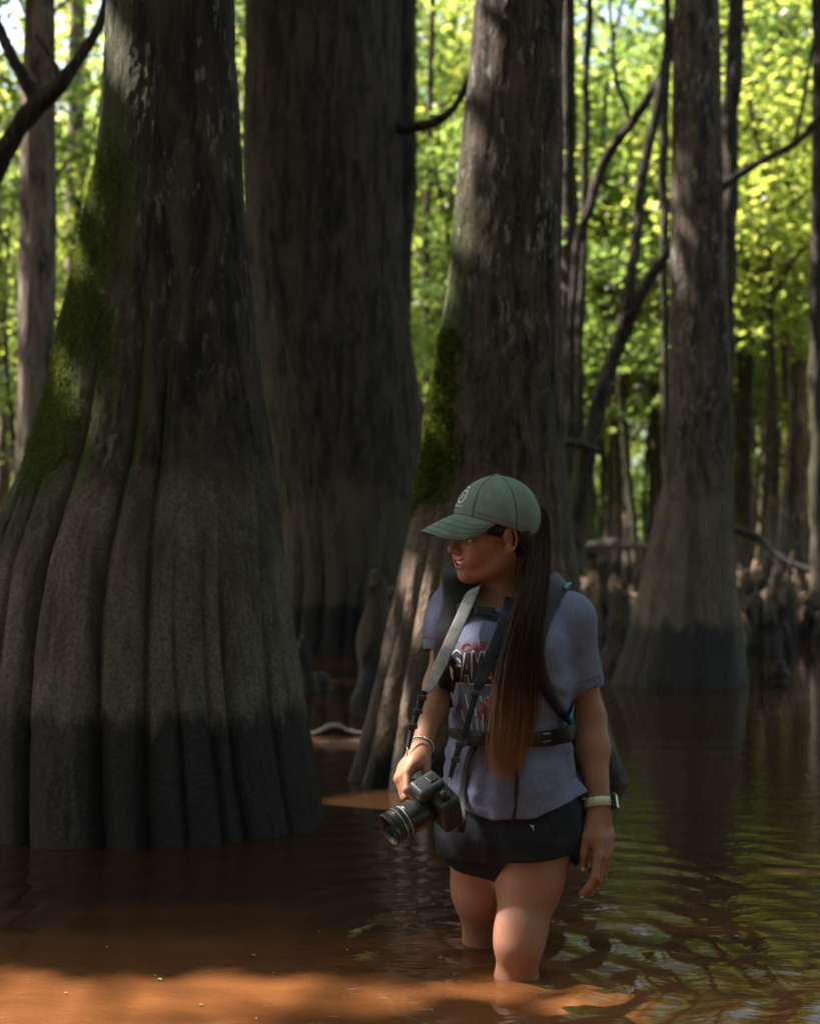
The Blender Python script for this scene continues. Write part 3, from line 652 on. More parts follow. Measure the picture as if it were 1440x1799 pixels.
def stick(name, label, pts, rad, mat, seed, cat='branch', side=()):
    pth = smooth_path([np.array(p) for p in pts], 30); b_ = pth[0].copy(); parts = [tube(pth - b_, np.interp(np.linspace(0, 1, len(pth)), np.linspace(0, 1, len(rad)), rad), 12, .3, seed)]
    for q, r_ in side:
        q = smooth_path([np.array(p) for p in q], 14); parts.append(tube(q - b_, np.interp(np.linspace(0, 1, len(q)), np.linspace(0, 1, len(r_)), r_), 8, .3, seed + 1))
    return tag(mesh_obj(name, *join(parts), M[mat], None, loc=b_), label, cat)
stick('driftwood_branch', 'black bent branch lying across the sunny orange water', [P(520, 1302, 6.8), P(560, 1288, 6.8), P(585, 1278, 6.8), P(612, 1287, 6.8), P(650, 1292, 6.8)], (.012, .02, .026, .022, .012), 'bark_f', 4)
stick('driftwood_branch', 'thin grey stick floating just in front of the black bent branch', [P(505, 1316, 6.6), P(545, 1309, 6.6), P(590, 1304, 6.6), P(640, 1303, 6.6)], (.010, .014, .012, .008), 'bark_e', 6)
stick('fallen_branch', 'long fallen bough sloping down over the knees at right', [P(1275, 925, 15), P(1330, 945, 14.8), P(1380, 985, 14.6), P(1440, 1010, 14.4), P(1500, 1050, 14.2)], (.05, .045, .04, .035, .03), 'bark_f', 7)
stick('fallen_branch', 'dark fallen log lying low beyond the knees left of speckled trunk', [P(1010, 965, 19), P(1060, 955, 18.6), P(1110, 958, 18.2), P(1160, 968, 18)], (.07, .065, .06, .05), 'bark_f', 8)
stick('fallen_branch', 'short broken stick poking up sunlit at the right bank', [P(1375, 1040, 14), P(1384, 1000, 14), P(1392, 968, 14)], (.02, .016, .008), 'knee_lit', 9)
b = NB('orange_leaf'); M['orange'] = b.end(b.pbr((.62, .20, .03), .6))
def fallen_leaf(p, s, label, seed):
    V, Q, r_ = leaf_arrays(np.zeros((2, 3)), s, .8, seed)
    o = mesh_obj('fallen_leaf', V, Q, M['orange'], None, smooth=False, loc=p); return tag(o, label, 'leaf')
fallen_leaf(P(535, 1119, 8.55), .075, 'orange leaf resting on top of the thin black knee', 1)
q = P(1088, 1024, 10.1); knee(1088, 1030, 10.05, 16, 'small knee carrying an orange leaf left of the speckled trunk', 19, 'knee', zb=0)
fallen_leaf(q, .09, 'orange leaf on the small knee left of the speckled trunk', 2)
# leaf litter scraps on the sunlit mud (uncountable)
def litter():
    g = np.random.default_rng(3); n = 9000; Y = g.uniform(14, 34, n); X = g.uniform(-.33, .34, n) * Y
    Z = bank_z(X, Y); kp = Z > .02; C = np.stack([X, Y, Z + .015], 1)[kp]
    b = NB('dry_leaf'); at = b.n('ShaderNodeAttribute', attribute_name='lr').outputs['Fac']
    m = b.end(b.pbr(b.mix(at, (.16, .09, .05), (.42, .28, .19)), .7))
    tag(leaf_obj('leaf_litter', C, .11, m, None, .92, 4), 'dry brown leaves scattered over the mud bank', 'leaf litter', kind='stuff')
litter()

M['speck'] = NB('pale_speck'); M['speck'] = M['speck'].end(M['speck'].pbr((.30, .24, .16), .6))
for i, (px, py) in enumerate(((190, 1662), (275, 1710), (283, 1718), (482, 1706), (447, 1676), (452, 1786), (562, 1634), (120, 1740), (356, 1760), (610, 1668), (1120, 1560), (1290, 1640))):
    Yd = CH / ((py - HZ) / F); V, Q, r_ = leaf_arrays(np.zeros((1, 3)), .0075 + .003 * (i % 3), .97, 60 + i)
    q_ = P(px, 945, Yd); o = mesh_obj('floating_leaf', V, Q, M['speck'], None, smooth=False, loc=(q_[0], Yd, float(wave_z(np.array([q_[0]]), np.array([Yd]))[0]) + .003))
    tag(o, 'tiny pale leaf scrap floating on the brown water', 'leaf', 'pale scraps floating on the near water')

# ------------------------------------------------------------------ what sets each tree and knee of a crowd apart: the gap it shows in and its place there
ONES = 'first second third fourth fifth sixth seventh eighth ninth tenth eleventh twelfth thirteenth fourteenth fifteenth sixteenth seventeenth eighteenth nineteenth'.split()
TENS = {2: 'twent', 3: 'thirt', 4: 'fort', 5: 'fift', 6: 'sixt', 7: 'sevent', 8: 'eight', 9: 'ninet'}
def ordinal(k):
    return ONES[k - 1] if k < 20 else TENS[k // 10] + ('ieth' if k % 10 == 0 else 'y-' + ONES[k % 10 - 1])
GAPS = [(-60, 105, 'left of the mossy trunk'), (105, 450, 'behind the mossy trunk'), (450, 724, 'behind the broad brown trunk'), (724, 771, 'between brown and fluted trunks'), (771, 985, 'behind the fluted trunk'),
        (985, 1178, 'between fluted and speckled trunks'), (1178, 1281, 'behind the speckled trunk'), (1281, 1500, 'right of the speckled trunk')]
HEAD = {LB[0]: 'tall broad leafy tree', LB[1]: 'mid height leafy tree', LB[2]: 'slender thin stemmed tree', LB[3]: 'low bushy sapling'}
def spread_labels():
    bins = {}
    for o in list(COL.objects):
        lb = o.get('label'); 
        if lb not in HEAD or not o.get('category'): continue
        px = CX + o.location.x / o.location.y * F
        if o.location.y < 0 or px < -60 or px > 1500: o['label'] = HEAD[lb] + ' standing in the wood just outside the frame'; o['group'] = 'trees just outside the frame'; continue
        gp_ = [t for a, b_, t in GAPS if a <= px < b_][0]; far = 'near' if o.location.y < 27 else 'far'
        bins.setdefault((HEAD[lb], gp_, far), []).append((px, o))
    for (hd, gp_, far), L in bins.items():
        L.sort(key=lambda t: t[0])
        for i, (_, o) in enumerate(L):
            o['label'] = f"{hd} {gp_}, {far} row" + (f", {ordinal(i + 1)} from the left" if len(L) > 1 else '')
    for lb, side in ((LK, 'right'), (LK2, 'left')):
        L = sorted([(o.location.x / o.location.y, o) for o in COL.objects if o.get('label') == lb], key=lambda t: t[0])
        for i, (_, o) in enumerate(L): o['label'] = f"{ordinal(i + 1)} slender knee from the left in the crowd {side} of the speckled trunk"
spread_labels()
# ------------------------------------------------------------------ implicit surfaces -> one continuous mesh
class Prim:
    def __init__(s, f, lo, hi, k, op='u'): s.f, s.lo, s.hi, s.k, s.op = f, np.array(lo, float), np.array(hi, float), k, op
def cone(a, b, r1, r2, k=.02, op='u'):
    a = np.array(a, float); b = np.array(b, float); ab = b - a; L2 = max(ab @ ab, 1e-12)
    def f(p):
        t = np.clip((p - a) @ ab / L2, 0, 1)
        return np.linalg.norm(p - a - t[:, None] * ab, axis=1) - (r1 + (r2 - r1) * t)
    m = max(r1, r2); return Prim(f, np.minimum(a, b) - m, np.maximum(a, b) + m, k, op)
def ell(c, r, rot=None, k=.02, op='u'):
    c = np.array(c, float); r = np.array(r, float); Rm = np.eye(3) if rot is None else np.array(rot, float)
    def f(p):
        q = (p - c) @ Rm.T; k0 = np.linalg.norm(q / r, axis=1); k1 = np.linalg.norm(q / (r * r), axis=1)
        return k0 * (k0 - 1) / np.maximum(k1, 1e-6)
    m = r.max(); return Prim(f, c - m, c + m, k, op)
def box(c, h, rot=None, rd=.005, k=.005, op='u'):
    c = np.array(c, float); h = np.array(h, float) - rd; Rm = np.eye(3) if rot is None else np.array(rot, float)
    def f(p):
        q = np.abs((p - c) @ Rm.T) - h
        return np.linalg.norm(np.maximum(q, 0), axis=1) + np.minimum(q.max(1), 0) - rd
    m = np.linalg.norm(h) + rd; return Prim(f, c - m, c + m, k, op)
def chain(pts, rad, k=.012):
    return [cone(pts[i], pts[i + 1], rad[i], rad[i + 1], k) for i in range(len(pts) - 1)]
def loft(levels, k=.03, op='u', mod=None, yaw=0.0):
    """levels (z, cx, cy, a, b) bottom to top"""
    L = np.array(sorted(levels), float); z0, z1 = L[0, 0], L[-1, 0]; zz = np.linspace(z0, z1, 120)
    T = [np.interp(zz, L[:, 0], L[:, i]) for i in range(1, 5)]
    for _ in range(30): T = [np.concatenate([[t[0]], (t[:-2] + t[1:-1] * 2 + t[2:]) / 4, [t[-1]]]) for t in T]
    cs, sn = math.cos(yaw), math.sin(yaw)
    def f(p):
        z = np.clip(p[:, 2], z0, z1); cx, cy_, a, b_ = [np.interp(z, zz, t) for t in T]
        dx, dy = p[:, 0] - cx, p[:, 1] - cy_; x = dx * cs + dy * sn; y = -dx * sn + dy * cs
        q = (np.abs(x / a) ** 2.3 + np.abs(y / b_) ** 2.3) ** (1 / 2.3)
        d = (q - 1) * np.minimum(a, b_)
        if mod is not None: d = d + mod(p)
        dz = np.maximum(p[:, 2] - z1, z0 - p[:, 2])
        return np.where(dz > 0, np.hypot(np.maximum(d, 0), dz) + np.minimum(np.maximum(d, dz), 0), np.maximum(d, dz))
    m = max(L[:, 3].max(), L[:, 4].max()) + .02
    return Prim(f, (L[:, 1].min() - m, L[:, 2].min() - m, z0), (L[:, 1].max() + m, L[:, 2].max() + m, z1), k, op)
def evaluate(prims, p):
    acc = np.full(len(p), 1.0)
    for q in prims:
        mg = q.k * 1.3 + .03; m = np.all((p > q.lo - mg) & (p < q.hi + mg), axis=1)
        if not m.any(): continue
        d = q.f(p[m]); a = acc[m]; k = max(q.k, 1e-5)
        if q.op == 'u':
            h = np.maximum(k - np.abs(a - d), 0) / k; acc[m] = np.minimum(a, d) - h * h * k * .25
        elif q.op == 's':      # smooth subtraction
            h = np.maximum(k - np.abs(a + d), 0) / k; acc[m] = np.maximum(a, -d) + h * h * k * .25
        elif q.op == 'add': acc[m] = a + d
    return acc
def polygonise(prims, h, lo=None, hi=None, shrink=0, warp=None):
    pr = [q for q in prims if q.op == 'u']
    lo = np.min([q.lo for q in pr], 0) - .03 if lo is None else np.array(lo, float)
    hi = np.max([q.hi for q in pr], 0) + .03 if hi is None else np.array(hi, float)
    B = 4; n = (np.ceil((hi - lo) / (h * B)).astype(int) + 1)
    ax = [lo[i] + (np.arange(n[i]) * B + (B - 1) / 2) * h for i in range(3)]
    G = np.stack(np.meshgrid(*ax, indexing='ij'), -1).reshape(-1, 3)
    dc = evaluate(prims, G); lim = h * B * .9 + .006
    act = np.abs(dc) < lim
    Fd = np.repeat(np.repeat(np.repeat(dc.reshape(n).astype(np.float32), B, 0), B, 1), B, 2)
    ai = np.argwhere(act.reshape(n)); off = np.stack(np.meshgrid(*[np.arange(B)] * 3, indexing='ij'), -1).reshape(-1, 3)
    idx = (ai[:, None] * B + off[None]).reshape(-1, 3); out = np.empty(len(idx), np.float32)
    for s_ in range(0, len(idx), 400000):
        pp = lo + idx[s_:s_ + 400000] * h
        out[s_:s_ + 400000] = evaluate(prims, pp) if warp is None else evaluate(prims, pp) + warp(pp)
    Fd[idx[:, 0], idx[:, 1], idx[:, 2]] = out
    I = Fd < 0; N = Fd.shape
    c = np.zeros([x - 1 for x in N], np.uint8)
    for dx in (0, 1):
        for dy in (0, 1):
            for dz in (0, 1): c += I[dx:N[0] - 1 + dx, dy:N[1] - 1 + dy, dz:N[2] - 1 + dz]
    cells = np.argwhere((c > 0) & (c < 8)); vid = np.full(c.shape, -1, np.int32); vid[tuple(cells.T)] = np.arange(len(cells))
    s = np.zeros((len(cells), 3)); cnt = np.zeros(len(cells))
    for axn in range(3):
        o1, o2 = [a for a in range(3) if a != axn]
        for u in (0, 1):
            for v in (0, 1):
                a0 = cells.copy(); a0[:, o1] += u; a0[:, o2] += v; a1 = a0.copy(); a1[:, axn] += 1
                f0 = Fd[tuple(a0.T)]; f1 = Fd[tuple(a1.T)]; m = (f0 < 0) != (f1 < 0)
                t = np.where(m, f0 / np.where(f0 - f1 == 0, 1, f0 - f1), 0)
                q = a0.astype(float); q[:, axn] += t; s[m] += q[m]; cnt += m
    V = lo + s / cnt[:, None] * h
    Q = []
    for axn in range(3):
        o1, o2 = [(1, 2), (2, 0), (0, 1)][axn]
        sl0 = [slice(None)] * 3; sl1 = [slice(None)] * 3; sl0[axn] = slice(0, -1); sl1[axn] = slice(1, None)
        A, Bm = I[tuple(sl0)], I[tuple(sl1)]; e = np.argwhere(A != Bm); e = e[(e[:, o1] > 0) & (e[:, o2] > 0)]
        e = e[(e[:, o1] < c.shape[o1]) & (e[:, o2] < c.shape[o2])]
        inside = I[tuple(e.T)]
        def g_(u, v): q = e.copy(); q[:, o1] -= u; q[:, o2] -= v; return vid[tuple(q.T)]
        q = np.stack([g_(1, 1), g_(0, 1), g_(0, 0), g_(1, 0)], 1); q[~inside] = q[~inside][:, ::-1]
        Q.append(q)
    Q = np.concatenate(Q); Q = Q[(Q >= 0).all(1)]
    # light relaxation against grid stairs
    for _ in range(2):
        acc = np.zeros_like(V); ct = np.zeros(len(V))
        for a_, b_ in ((0, 1), (1, 2), (2, 3), (3, 0)):
            for i_, j_ in ((a_, b_), (b_, a_)):
                for ax_ in range(3): acc[:, ax_] += np.bincount(Q[:, i_], V[Q[:, j_], ax_], len(V))
                ct += np.bincount(Q[:, i_], minlength=len(V))
        V = V * .5 + acc / np.maximum(ct, 1)[:, None] * .5
    return V, Q
def frame(f, u):
    f = unit(np.array(f, float)); u = np.array(u, float); l = unit(np.cross(u, f)); u = np.cross(f, l); return np.stack([f, l, u])   # rows: forward, left, up
# ------------------------------------------------------------------ the woman
def skin_mat():
    b = NB('skin'); o = b.pos()
    n = b.noise(o, 60, 4, .6); n2 = b.noise(o, 9, 3, .5)
    c = b.mix(b.rng(n2, .35, .65), (.285, .124, .076), (.355, .162, .106))
    c = b.mix(b.ma('MULTIPLY', b.rng(n, .5, .75), .25), c, (.30, .13, .085))
    lip = b.n('ShaderNodeAttribute', attribute_name='tint'); c = b.mix(lip.outputs['Fac'], c, (.34, .085, .075))
    nrm = b.bump(b.noise(o, 420, 3, .6), .12, .002)
    return b.end(b.pbr(c, .56, nrm, spec=.35, Subsurface_Weight=.12, Subsurface_Scale=.012, Subsurface_Radius=(1.0, .35, .18)))
def cloth_mat(name, c1, c2, sc_=700, rough=.85, heather=True, bump=.25, sheen=.0):
    b = NB(name); o = b.pos()
    n = b.noise(b.map(o, (1, 1, .35)), 330, 3, .7) if heather else b.noise(o, 25, 4, .6)
    c = b.mix(b.rng(n, .38, .64), c1, c2)
    w1 = b.noise(o, sc_, 2, .6); nrm = b.bump(b.ma('ADD', w1, b.ma('MULTIPLY', b.noise(o, 60, 4, .6), .8)), bump, .002)
    return b.end(b.pbr(c, rough, nrm, spec=.25))
M['skin'] = skin_mat()
M['shirt'] = cloth_mat('heather_jersey', (.130, .142, .235), (.172, .188, .305), bump=.12)
M['shorts'] = cloth_mat('black_shorts_cloth', (.008, .009, .015), (.016, .017, .028), rough=.7, heather=False)
M['webbing'] = cloth_mat('black_webbing', (.008, .008, .011), (.02, .02, .025), rough=.6, heather=False)
M['greystrap'] = cloth_mat('grey_strap_cloth', (.22, .21, .23), (.36, .34, .36), rough=.6, heather=False)
M['teal'] = cloth_mat('teal_pack_cloth', (.01, .17, .24), (.015, .23, .32), rough=.6, heather=False)
M['packgrey'] = cloth_mat('dark_pack_cloth', (.014, .015, .022), (.03, .032, .042), rough=.6, heather=False)
M['cap'] = cloth_mat('faded_green_twill', (.15, .195, .165), (.19, .24, .205), sc_=500, rough=.9, bump=.4, heather=False)
M['capdark'] = cloth_mat('twill_seam', (.075, .11, .09), (.11, .15, .125), rough=.9)
def plain(name, col, rough=.5, metal=0, spec=.5, nsc=0, coat=0):
    b = NB(name); c = col; nrm = None
    if nsc:
        n = b.noise(b.pos(), nsc, 4, .6); c = b.mix(b.rng(n, .3, .7), tuple(x * .75 for x in col), tuple(min(1, x * 1.2) for x in col)); nrm = b.bump(n, .15, .001)
    return b.end(b.pbr(c, rough, nrm, spec, Metallic=metal, Coat_Weight=coat))
M['white'] = plain('white_print', (.70, .69, .70), .8, nsc=300)
M['navy'] = plain('navy_print', (.035, .04, .07), .8, nsc=300)
M['red'] = plain('red_print', (.28, .03, .05), .8, nsc=300)
M['teeth'] = plain('teeth', (.72, .68, .60), .25)
M['mouth'] = plain('mouth_inside', (.06, .012, .012), .6)
M['eye'] = plain('eye_white', (.6, .58, .55), .15); M['iris'] = plain('brown_iris', (.03, .015, .01), .2)
M['rubber'] = plain('camera_rubber', (.012, .012, .013), .55, nsc=900); M['camblack'] = plain('camera_black', (.018, .018, .02), .32, nsc=500)
M['glass'] = plain('lens_glass', (.01, .008, .015), .04, spec=.9, coat=1); M['hump'] = plain('camera_top', (.036, .036, .045), .4, nsc=400)
M['metal'] = plain('silver_metal', (.6, .58, .55), .3, 1.0); M['watchband'] = plain('cream_watch_band', (.62, .58, .42), .55, nsc=200)
M['nail'] = plain('pale_nail', (.62, .50, .48), .25)
def hair_mat():
    b = NB('dark_brown_hair'); at = b.n('ShaderNodeAttribute', attribute_name='lr').outputs['Fac']; tp = b.n('ShaderNodeAttribute', attribute_name='tip').outputs['Fac']
    c = b.mix(at, (.014, .006, .004), (.060, .024, .015)); c = b.mix(b.rng(tp, .6, 1), c, (.36, .17, .085))  # ends turn copper to stand for sun on the ponytail tip
    return b.end(b.pbr(c, .42, None, spec=.22))
M['hair'] = hair_mat()

Y0 = 3.15
# joints
shR, elR, wrR = P(803, 1068, 3.19), P(770, 1205, 3.15), P(738, 1318, 2.985)
shL, elL, wrL = P(996, 1088, 3.20), P(1032, 1262, 3.22), P(1052, 1418, 3.14)
hipL, knL, anL = P(946, 1455, 3.17), P(910, 1660, 3.07), P(902, 1870, 3.09)
hipR, knR, anR = P(842, 1455, 3.19), P(858, 1685, 3.36), P(866, 1870, 3.40)
nk0, nk1 = P(884, 1055, 3.21), P(874, 985, 3.17)
def zc(py, Y=Y0): return P(720, py, Y)[2]
def xc(px, Y=Y0): return P(px, 945, Y)[0]
YAW = R(-10)
# head frame
Ho = P(867, 947, 3.17); YA = R(27); Hf = np.array([-math.cos(YA), -math.sin(YA), -.05]); HM = frame(Hf, (0, -0.09, 1))
def HW(p): return Ho + np.array(p, float) @ HM
TEETH = []
LIPU = [(.0700, -.0350, -.0345), (.0865, -.019, -.0420), (.0945, 0, -.0435), (.0865, .019, -.0420), (.0700, .0350, -.0345)]
LIPD = [(.0700, -.0350, -.0355), (.0845, -.020, -.0540), (.0905, 0, -.0600), (.0845, .020, -.0540), (.0700, .0350, -.0355)]
def head_prims(hairgrow=0.0):
    E = lambda c, r, k=.02, op='u', rot=None: ell(HW(c), r, HM if rot is None else rot @ HM, k, op)
    C = lambda a, b, r1, r2, k=.012, op='u': cone(HW(a), HW(b), r1, r2, k, op)
    pr = [E((-.014, 0, .040), (.088, .072, .080), .02), E((.030, 0, .0), (.061, .053, .075), .03),
          E((.044, 0, -.043), (.044, .037, .042), .03)]
    for s in (-1, 1):
        pr += [C((-.002, s * .048, -.034), (.030, s * .037, -.062), .015, .014, .03), C((.030, s * .037, -.062), (.068, s * .009, -.081), .014, .0140, .022),
               E((.060, s * .033, -.026), (.027, .022, .021), .022), E((.062, s * .041, -.004), (.022, .018, .014), .02),
               C((.086, s * .012, .030), (.068, s * .042, .028), .010, .009, .016)]
    pr += [E((.075, 0, -.079), (.015, .015, .012), .016), E((.070, 0, .036), (.02, .040, .024), .03)]
    for s in (-1, 1): pr += [E((.096, s * .031, .011), (.017, .018, .013), .014, 's')]
    pr += [C((.088, 0, .016), (.106, 0, -.014), .0085, .0105, .014), E((.108, 0, -.019), (.0125, .0105, .0095), None or .008)]
    for s in (-1, 1):
        pr += [E((.0975, s * .0115, -.0235), (.010, .0065, .0065), .006), E((.103, s * .0065, -.030), (.004, .003, .003), .003, 's')]
        # smiling cheeks fold
        pr += [E((.072, s * .030, -.040), (.017, .013, .013), .014)]
    # muzzle and lips
    pr += [E((.074, 0, -.050), (.021, .028, .020), .018)]
    base = list(pr)
    def sx(y, z):          # front surface of the face at height z, side offset y
        xs = np.linspace(.05, .125, 160); d = evaluate(base, np.array([HW((x, y, z)) for x in xs])); i = np.where(d < 0)[0]
        return xs[i[-1]] if len(i) else .075
    ys = [-.0330, -.023, -.012, 0, .012, .023, .0330]
    zu = [-.0215, -.0340, -.0415, -.0430, -.0415, -.0340, -.0215]; zl = [-.0225, -.0455, -.0580, -.0610, -.0580, -.0455, -.0225]
    LIPU[:] = [(sx(y, z) - .0006, y, z) for y, z in zip(ys, zu)]; LIPD[:] = [(sx(y, z) - .0006, y, z) for y, z in zip(ys, zl)]
    cutr = [.0010, .0048, .0070, .0076, .0070, .0048, .0010]
    CUT = [(sx(y, (p_ + q_) / 2) - .002, y, (p_ + q_) / 2) for y, p_, q_ in zip(ys, zu, zl)]
    for i in range(6):
        for dx in (0, -.006): pr.append(C(np.array(CUT[i]) + (dx, 0, 0), np.array(CUT[i + 1]) + (dx, 0, 0), cutr[i], cutr[i + 1], .0015, 's'))
    TEETH[:] = [(c_[0] - .0035, c_[1], c_[2] + .0016) for c_ in CUT]
    for q, rr in ((LIPU, (.0010, .0016, .0024, .0027, .0024, .0016, .0010)), (LIPD, (.0010, .0020, .0030, .0036, .0030, .0020, .0010))):
        for i in range(6): pr.append(C(q[i], q[i + 1], rr[i], rr[i + 1], .004))
    # ears
    for s in (-1, 1):
        Rm = np.array([[math.cos(.5), s * math.sin(.5), 0], [-s * math.sin(.5), math.cos(.5), 0], [0, 0, 1]])
        pr += [E((.004, s * .074, .004), (.0195, .0065, .0295), .006, 'u', Rm), E((.007, s * .073, -.022), (.010, .006, .011), .006, 'u', Rm),
               E((.010, s * .0805, .006), (.0085, .0025, .0165), .004, 's', Rm), E((.014, s * .080, -.006), (.006, .006, .007), .003, 's', Rm)]
        ring = [HW((.004 + .0155 * math.cos(a) * 1.0 - .0, s * (.0775 + .010 * .45 * (-math.cos(a))), .005 + .0265 * math.sin(a))) for a in np.linspace(R(20), R(265), 9)]
        for i in range(8): pr.append(cone(ring[i], ring[i + 1], .0030, .0030, .003))
    return pr

def hand_prims(wr, fdir, ndir, sgn, curls, spread, thumb, L=1.0, k=.006):
    """fdir: along the fingers, ndir: out of the back of the hand, sgn: which side the thumb is on (side = sgn*cross(fdir, ndir))"""
    f = unit(np.array(fdir, float)); n = np.array(ndir, float); n = unit(n - f * (n @ f)); s = np.cross(f, n) * sgn
    W = lambda a, b_, c: wr + (f * a + s * b_ + n * c) * L
    pr = []
    kn = [(.083, .027), (.087, .009), (.083, -.009), (.074, -.025)]
    for i, (a, b_) in enumerate(kn):
        pr.append(cone(W(.006, b_ * .55, 0), W(a * .55, b_ * .9, .001), .0145, .0135, .016)); pr.append(cone(W(a * .55, b_ * .9, .001), W(a, b_, 0), .0132, .0102, .012))
    pr.append(ell(W(.045, .0, -.002), (.040 * L, .034 * L, .013 * L), np.stack([f, s, n]), .012))
    pr.append(cone(W(.015, .020, -.006), W(.050, .030, -.008), .0145, .012, .014))
    ln = [(.042, .024, .021), (.046, .028, .022), (.042, .026, .021), (.033, .019, .019)]
    ends = []
    for i, (a, b_) in enumerate(kn):
        p = W(a, b_, 0); ang = 0.0; d0 = unit(f + s * spread[i])
        rr = (.0095, .0086, .0080, .0070) if i < 3 else (.0084, .0076, .0070, .0062)
        for j in range(3):
            ang += curls[i][j]; d = d0 * math.cos(ang) - n * math.sin(ang); q = p + d * ln[i][j] * L
            pr.append(cone(p, q, rr[j] * L, rr[j + 1] * L, k if j == 0 else .003))
            if j: pr.append(ell(p, (rr[j] * 1.06 * L,) * 3, None, .003))
            nv = d0 * math.sin(ang) + n * math.cos(ang); lp = p; p = q
        ends.append((lp, q, nv, rr[3] * L))
    p = W(*thumb[0])
    for j in range(1, len(thumb)):
        q = W(*thumb[j]); pr.append(cone(p, q, (.0150, .0112, .0098, .0080)[j - 1] * L, (.0112, .0098, .0080, .007)[j - 1] * L, .010 if j == 1 else .003)); lp = p; p = q
    d = unit(p - lp); nv = unit(W(*thumb[-1]) * 0 + n * .5 + s * .8); nv = unit(nv - d * (nv @ d)); ends.append((lp, p, nv, .0078 * L))
    return pr, ends

# arms, legs, neck, torso
def arm(sh, el, wr, rs, fl=0):
    m1 = sh * .45 + el * .55; m2 = el * .68 + wr * .32
    return [cone(sh, m1, rs[0], rs[1], .03), cone(m1, el, rs[1], rs[2], .014), cone(el, m2, rs[2], rs[3], .03), cone(m2, wr, rs[3], rs[4], .03)]
body = []
body += [loft([(zc(1505), xc(896), 3.17, .125, .09), (zc(1460), xc(897), 3.17, .142, .100), (zc(1400), xc(900), 3.17, .128, .094), (zc(1280), xc(898), 3.17, .112, .085), (zc(1190), xc(895), 3.17, .112, .090),
               (zc(1120), xc(895), 3.18, .122, .090), (zc(1065), xc(897), 3.20, .140, .068), (zc(1035), xc(890), 3.21, .085, .05)], .04, yaw=YAW)]
body += [cone(shR, shL, .045, .047, .05), cone(nk0, nk1, .058, .050, .03), cone(nk0 + (0, .02, -.03), nk1 + (.03, .02, .0), .05, .05, .03)]
body += [ell(P(848, 1140, 3.10), (.05, .045, .05), None, .04), ell(P(930, 1140, 3.10), (.05, .045, .05), None, .04)]
body += arm(shR, elR, wrR, (.043, .036, .030, .029, .0205)) + arm(shL, elL, wrL, (.045, .041, .037, .038, .0255))
def leg(hp, kn, an, rs):
    d = kn - hp; m = hp + d * .45; m2 = kn + (an - kn) * .32 + np.array([0, .012, 0])
    return [cone(hp, m, rs[0], rs[1], .05), cone(m, kn + d * -.12, rs[1], rs[2], .04), cone(kn - d * .12, kn, rs[2], rs[3], .03), 
            cone(kn, m2, rs[3], rs[4], .03), cone(m2, an, rs[4], rs[5], .03)]
body += leg(hipL, knL, anL, (.085, .069, .053, .046, .044, .034)) + leg(hipR, knR, anR, (.084, .069, .054, .048, .047, .034))
body += head_prims()
# her left hand: relaxed, hanging, seen from the thumb side
fd = unit(P(1066, 1560, 3.10) - wrL); hdL = unit(np.array([.80, -.55, .12]))
ptL = wrL + fd * .012
hl, endsL = hand_prims(ptL, fd, hdL, -1 if np.cross(fd, hdL)[0] > 0 else 1,
    [(.18, .45, .30), (.28, .55, .38), (.38, .62, .40), (.46, .65, .4)], (.15, .04, -.08, -.20),
    [(.012, .016, -.004), (.046, .034, -.018), (.078, .034, -.028), (.104, .026, -.036)], L=1.13)
body += [cone(wrL, ptL + fd * .01, .026, .022, .02)] + hl
# her right hand: wrapped round the camera grip
fdR = unit(P(699, 1374, 2.915) - wrR)
ndR = np.array([-.80, -.25, .35]); ndR = unit(ndR - fdR * (ndR @ fdR))
sg = 1 if np.cross(fdR, ndR) @ np.array([.2, -1, .4]) > 0 else -1
hbR = wrR + fdR * .004
hr, endsR = hand_prims(hbR, fdR, ndR, sg,
    [(.50, .85, .45), (.75, 1.05, .6), (.85, 1.1, .6), (.90, 1.1, .6)], (.08, .0, -.03, -.08),
    [(.010, .016, -.008), (.036, .030, -.022), (.060, .030, -.040), (.080, .022, -.052)], k=.005)
sR = np.cross(fdR, ndR) * sg
GR = hbR + fdR * .088 - ndR * .026 + sR * .0
CM = frame((-.80, -.40, -.40), (-.15, -.55, .82))        # rows: lens axis, left, up
gripside = -1
CAMO = GR + CM[1] * .060 - CM[0] * .006 - CM[2] * .012
def CW(a, b_, c): return CAMO + np.array([a, b_, c]) @ CM
body += [cone(wrR, hbR, .0215, .0195, .02)] + hr
bm_V, bm_Q = polygonise(body, .0024, hi=None)
PERSON_L = 'woman wading knee deep in brown water, smiling down to her right, camera in hand'
person = mesh_obj('person', bm_V, bm_Q, M['skin'])
tag(person, PERSON_L, 'person')
lt = (bm_V - Ho) @ HM.T
dm = np.full(len(lt), 9.0)
for q in (LIPU, LIPD):
    for i in range(6):
        a, c_ = np.array(q[i]), np.array(q[i + 1]); t = np.clip((lt - a) @ (c_ - a) / ((c_ - a) @ (c_ - a)), 0, 1); dm = np.minimum(dm, np.linalg.norm(lt - a - t[:, None] * (c_ - a), axis=1))
at = person.data.attributes.new('tint', 'FLOAT', 'POINT'); at.data.foreach_set('value', (1 - sstep(.0032, .0055, dm)).astype(np.float32) * .7)
def child(name, V, Q, mat, parent=person, smooth=True, label=None):
    o = mesh_obj(name, V, Q, M[mat], parent, smooth)
    if label: o['label'] = label
    return o
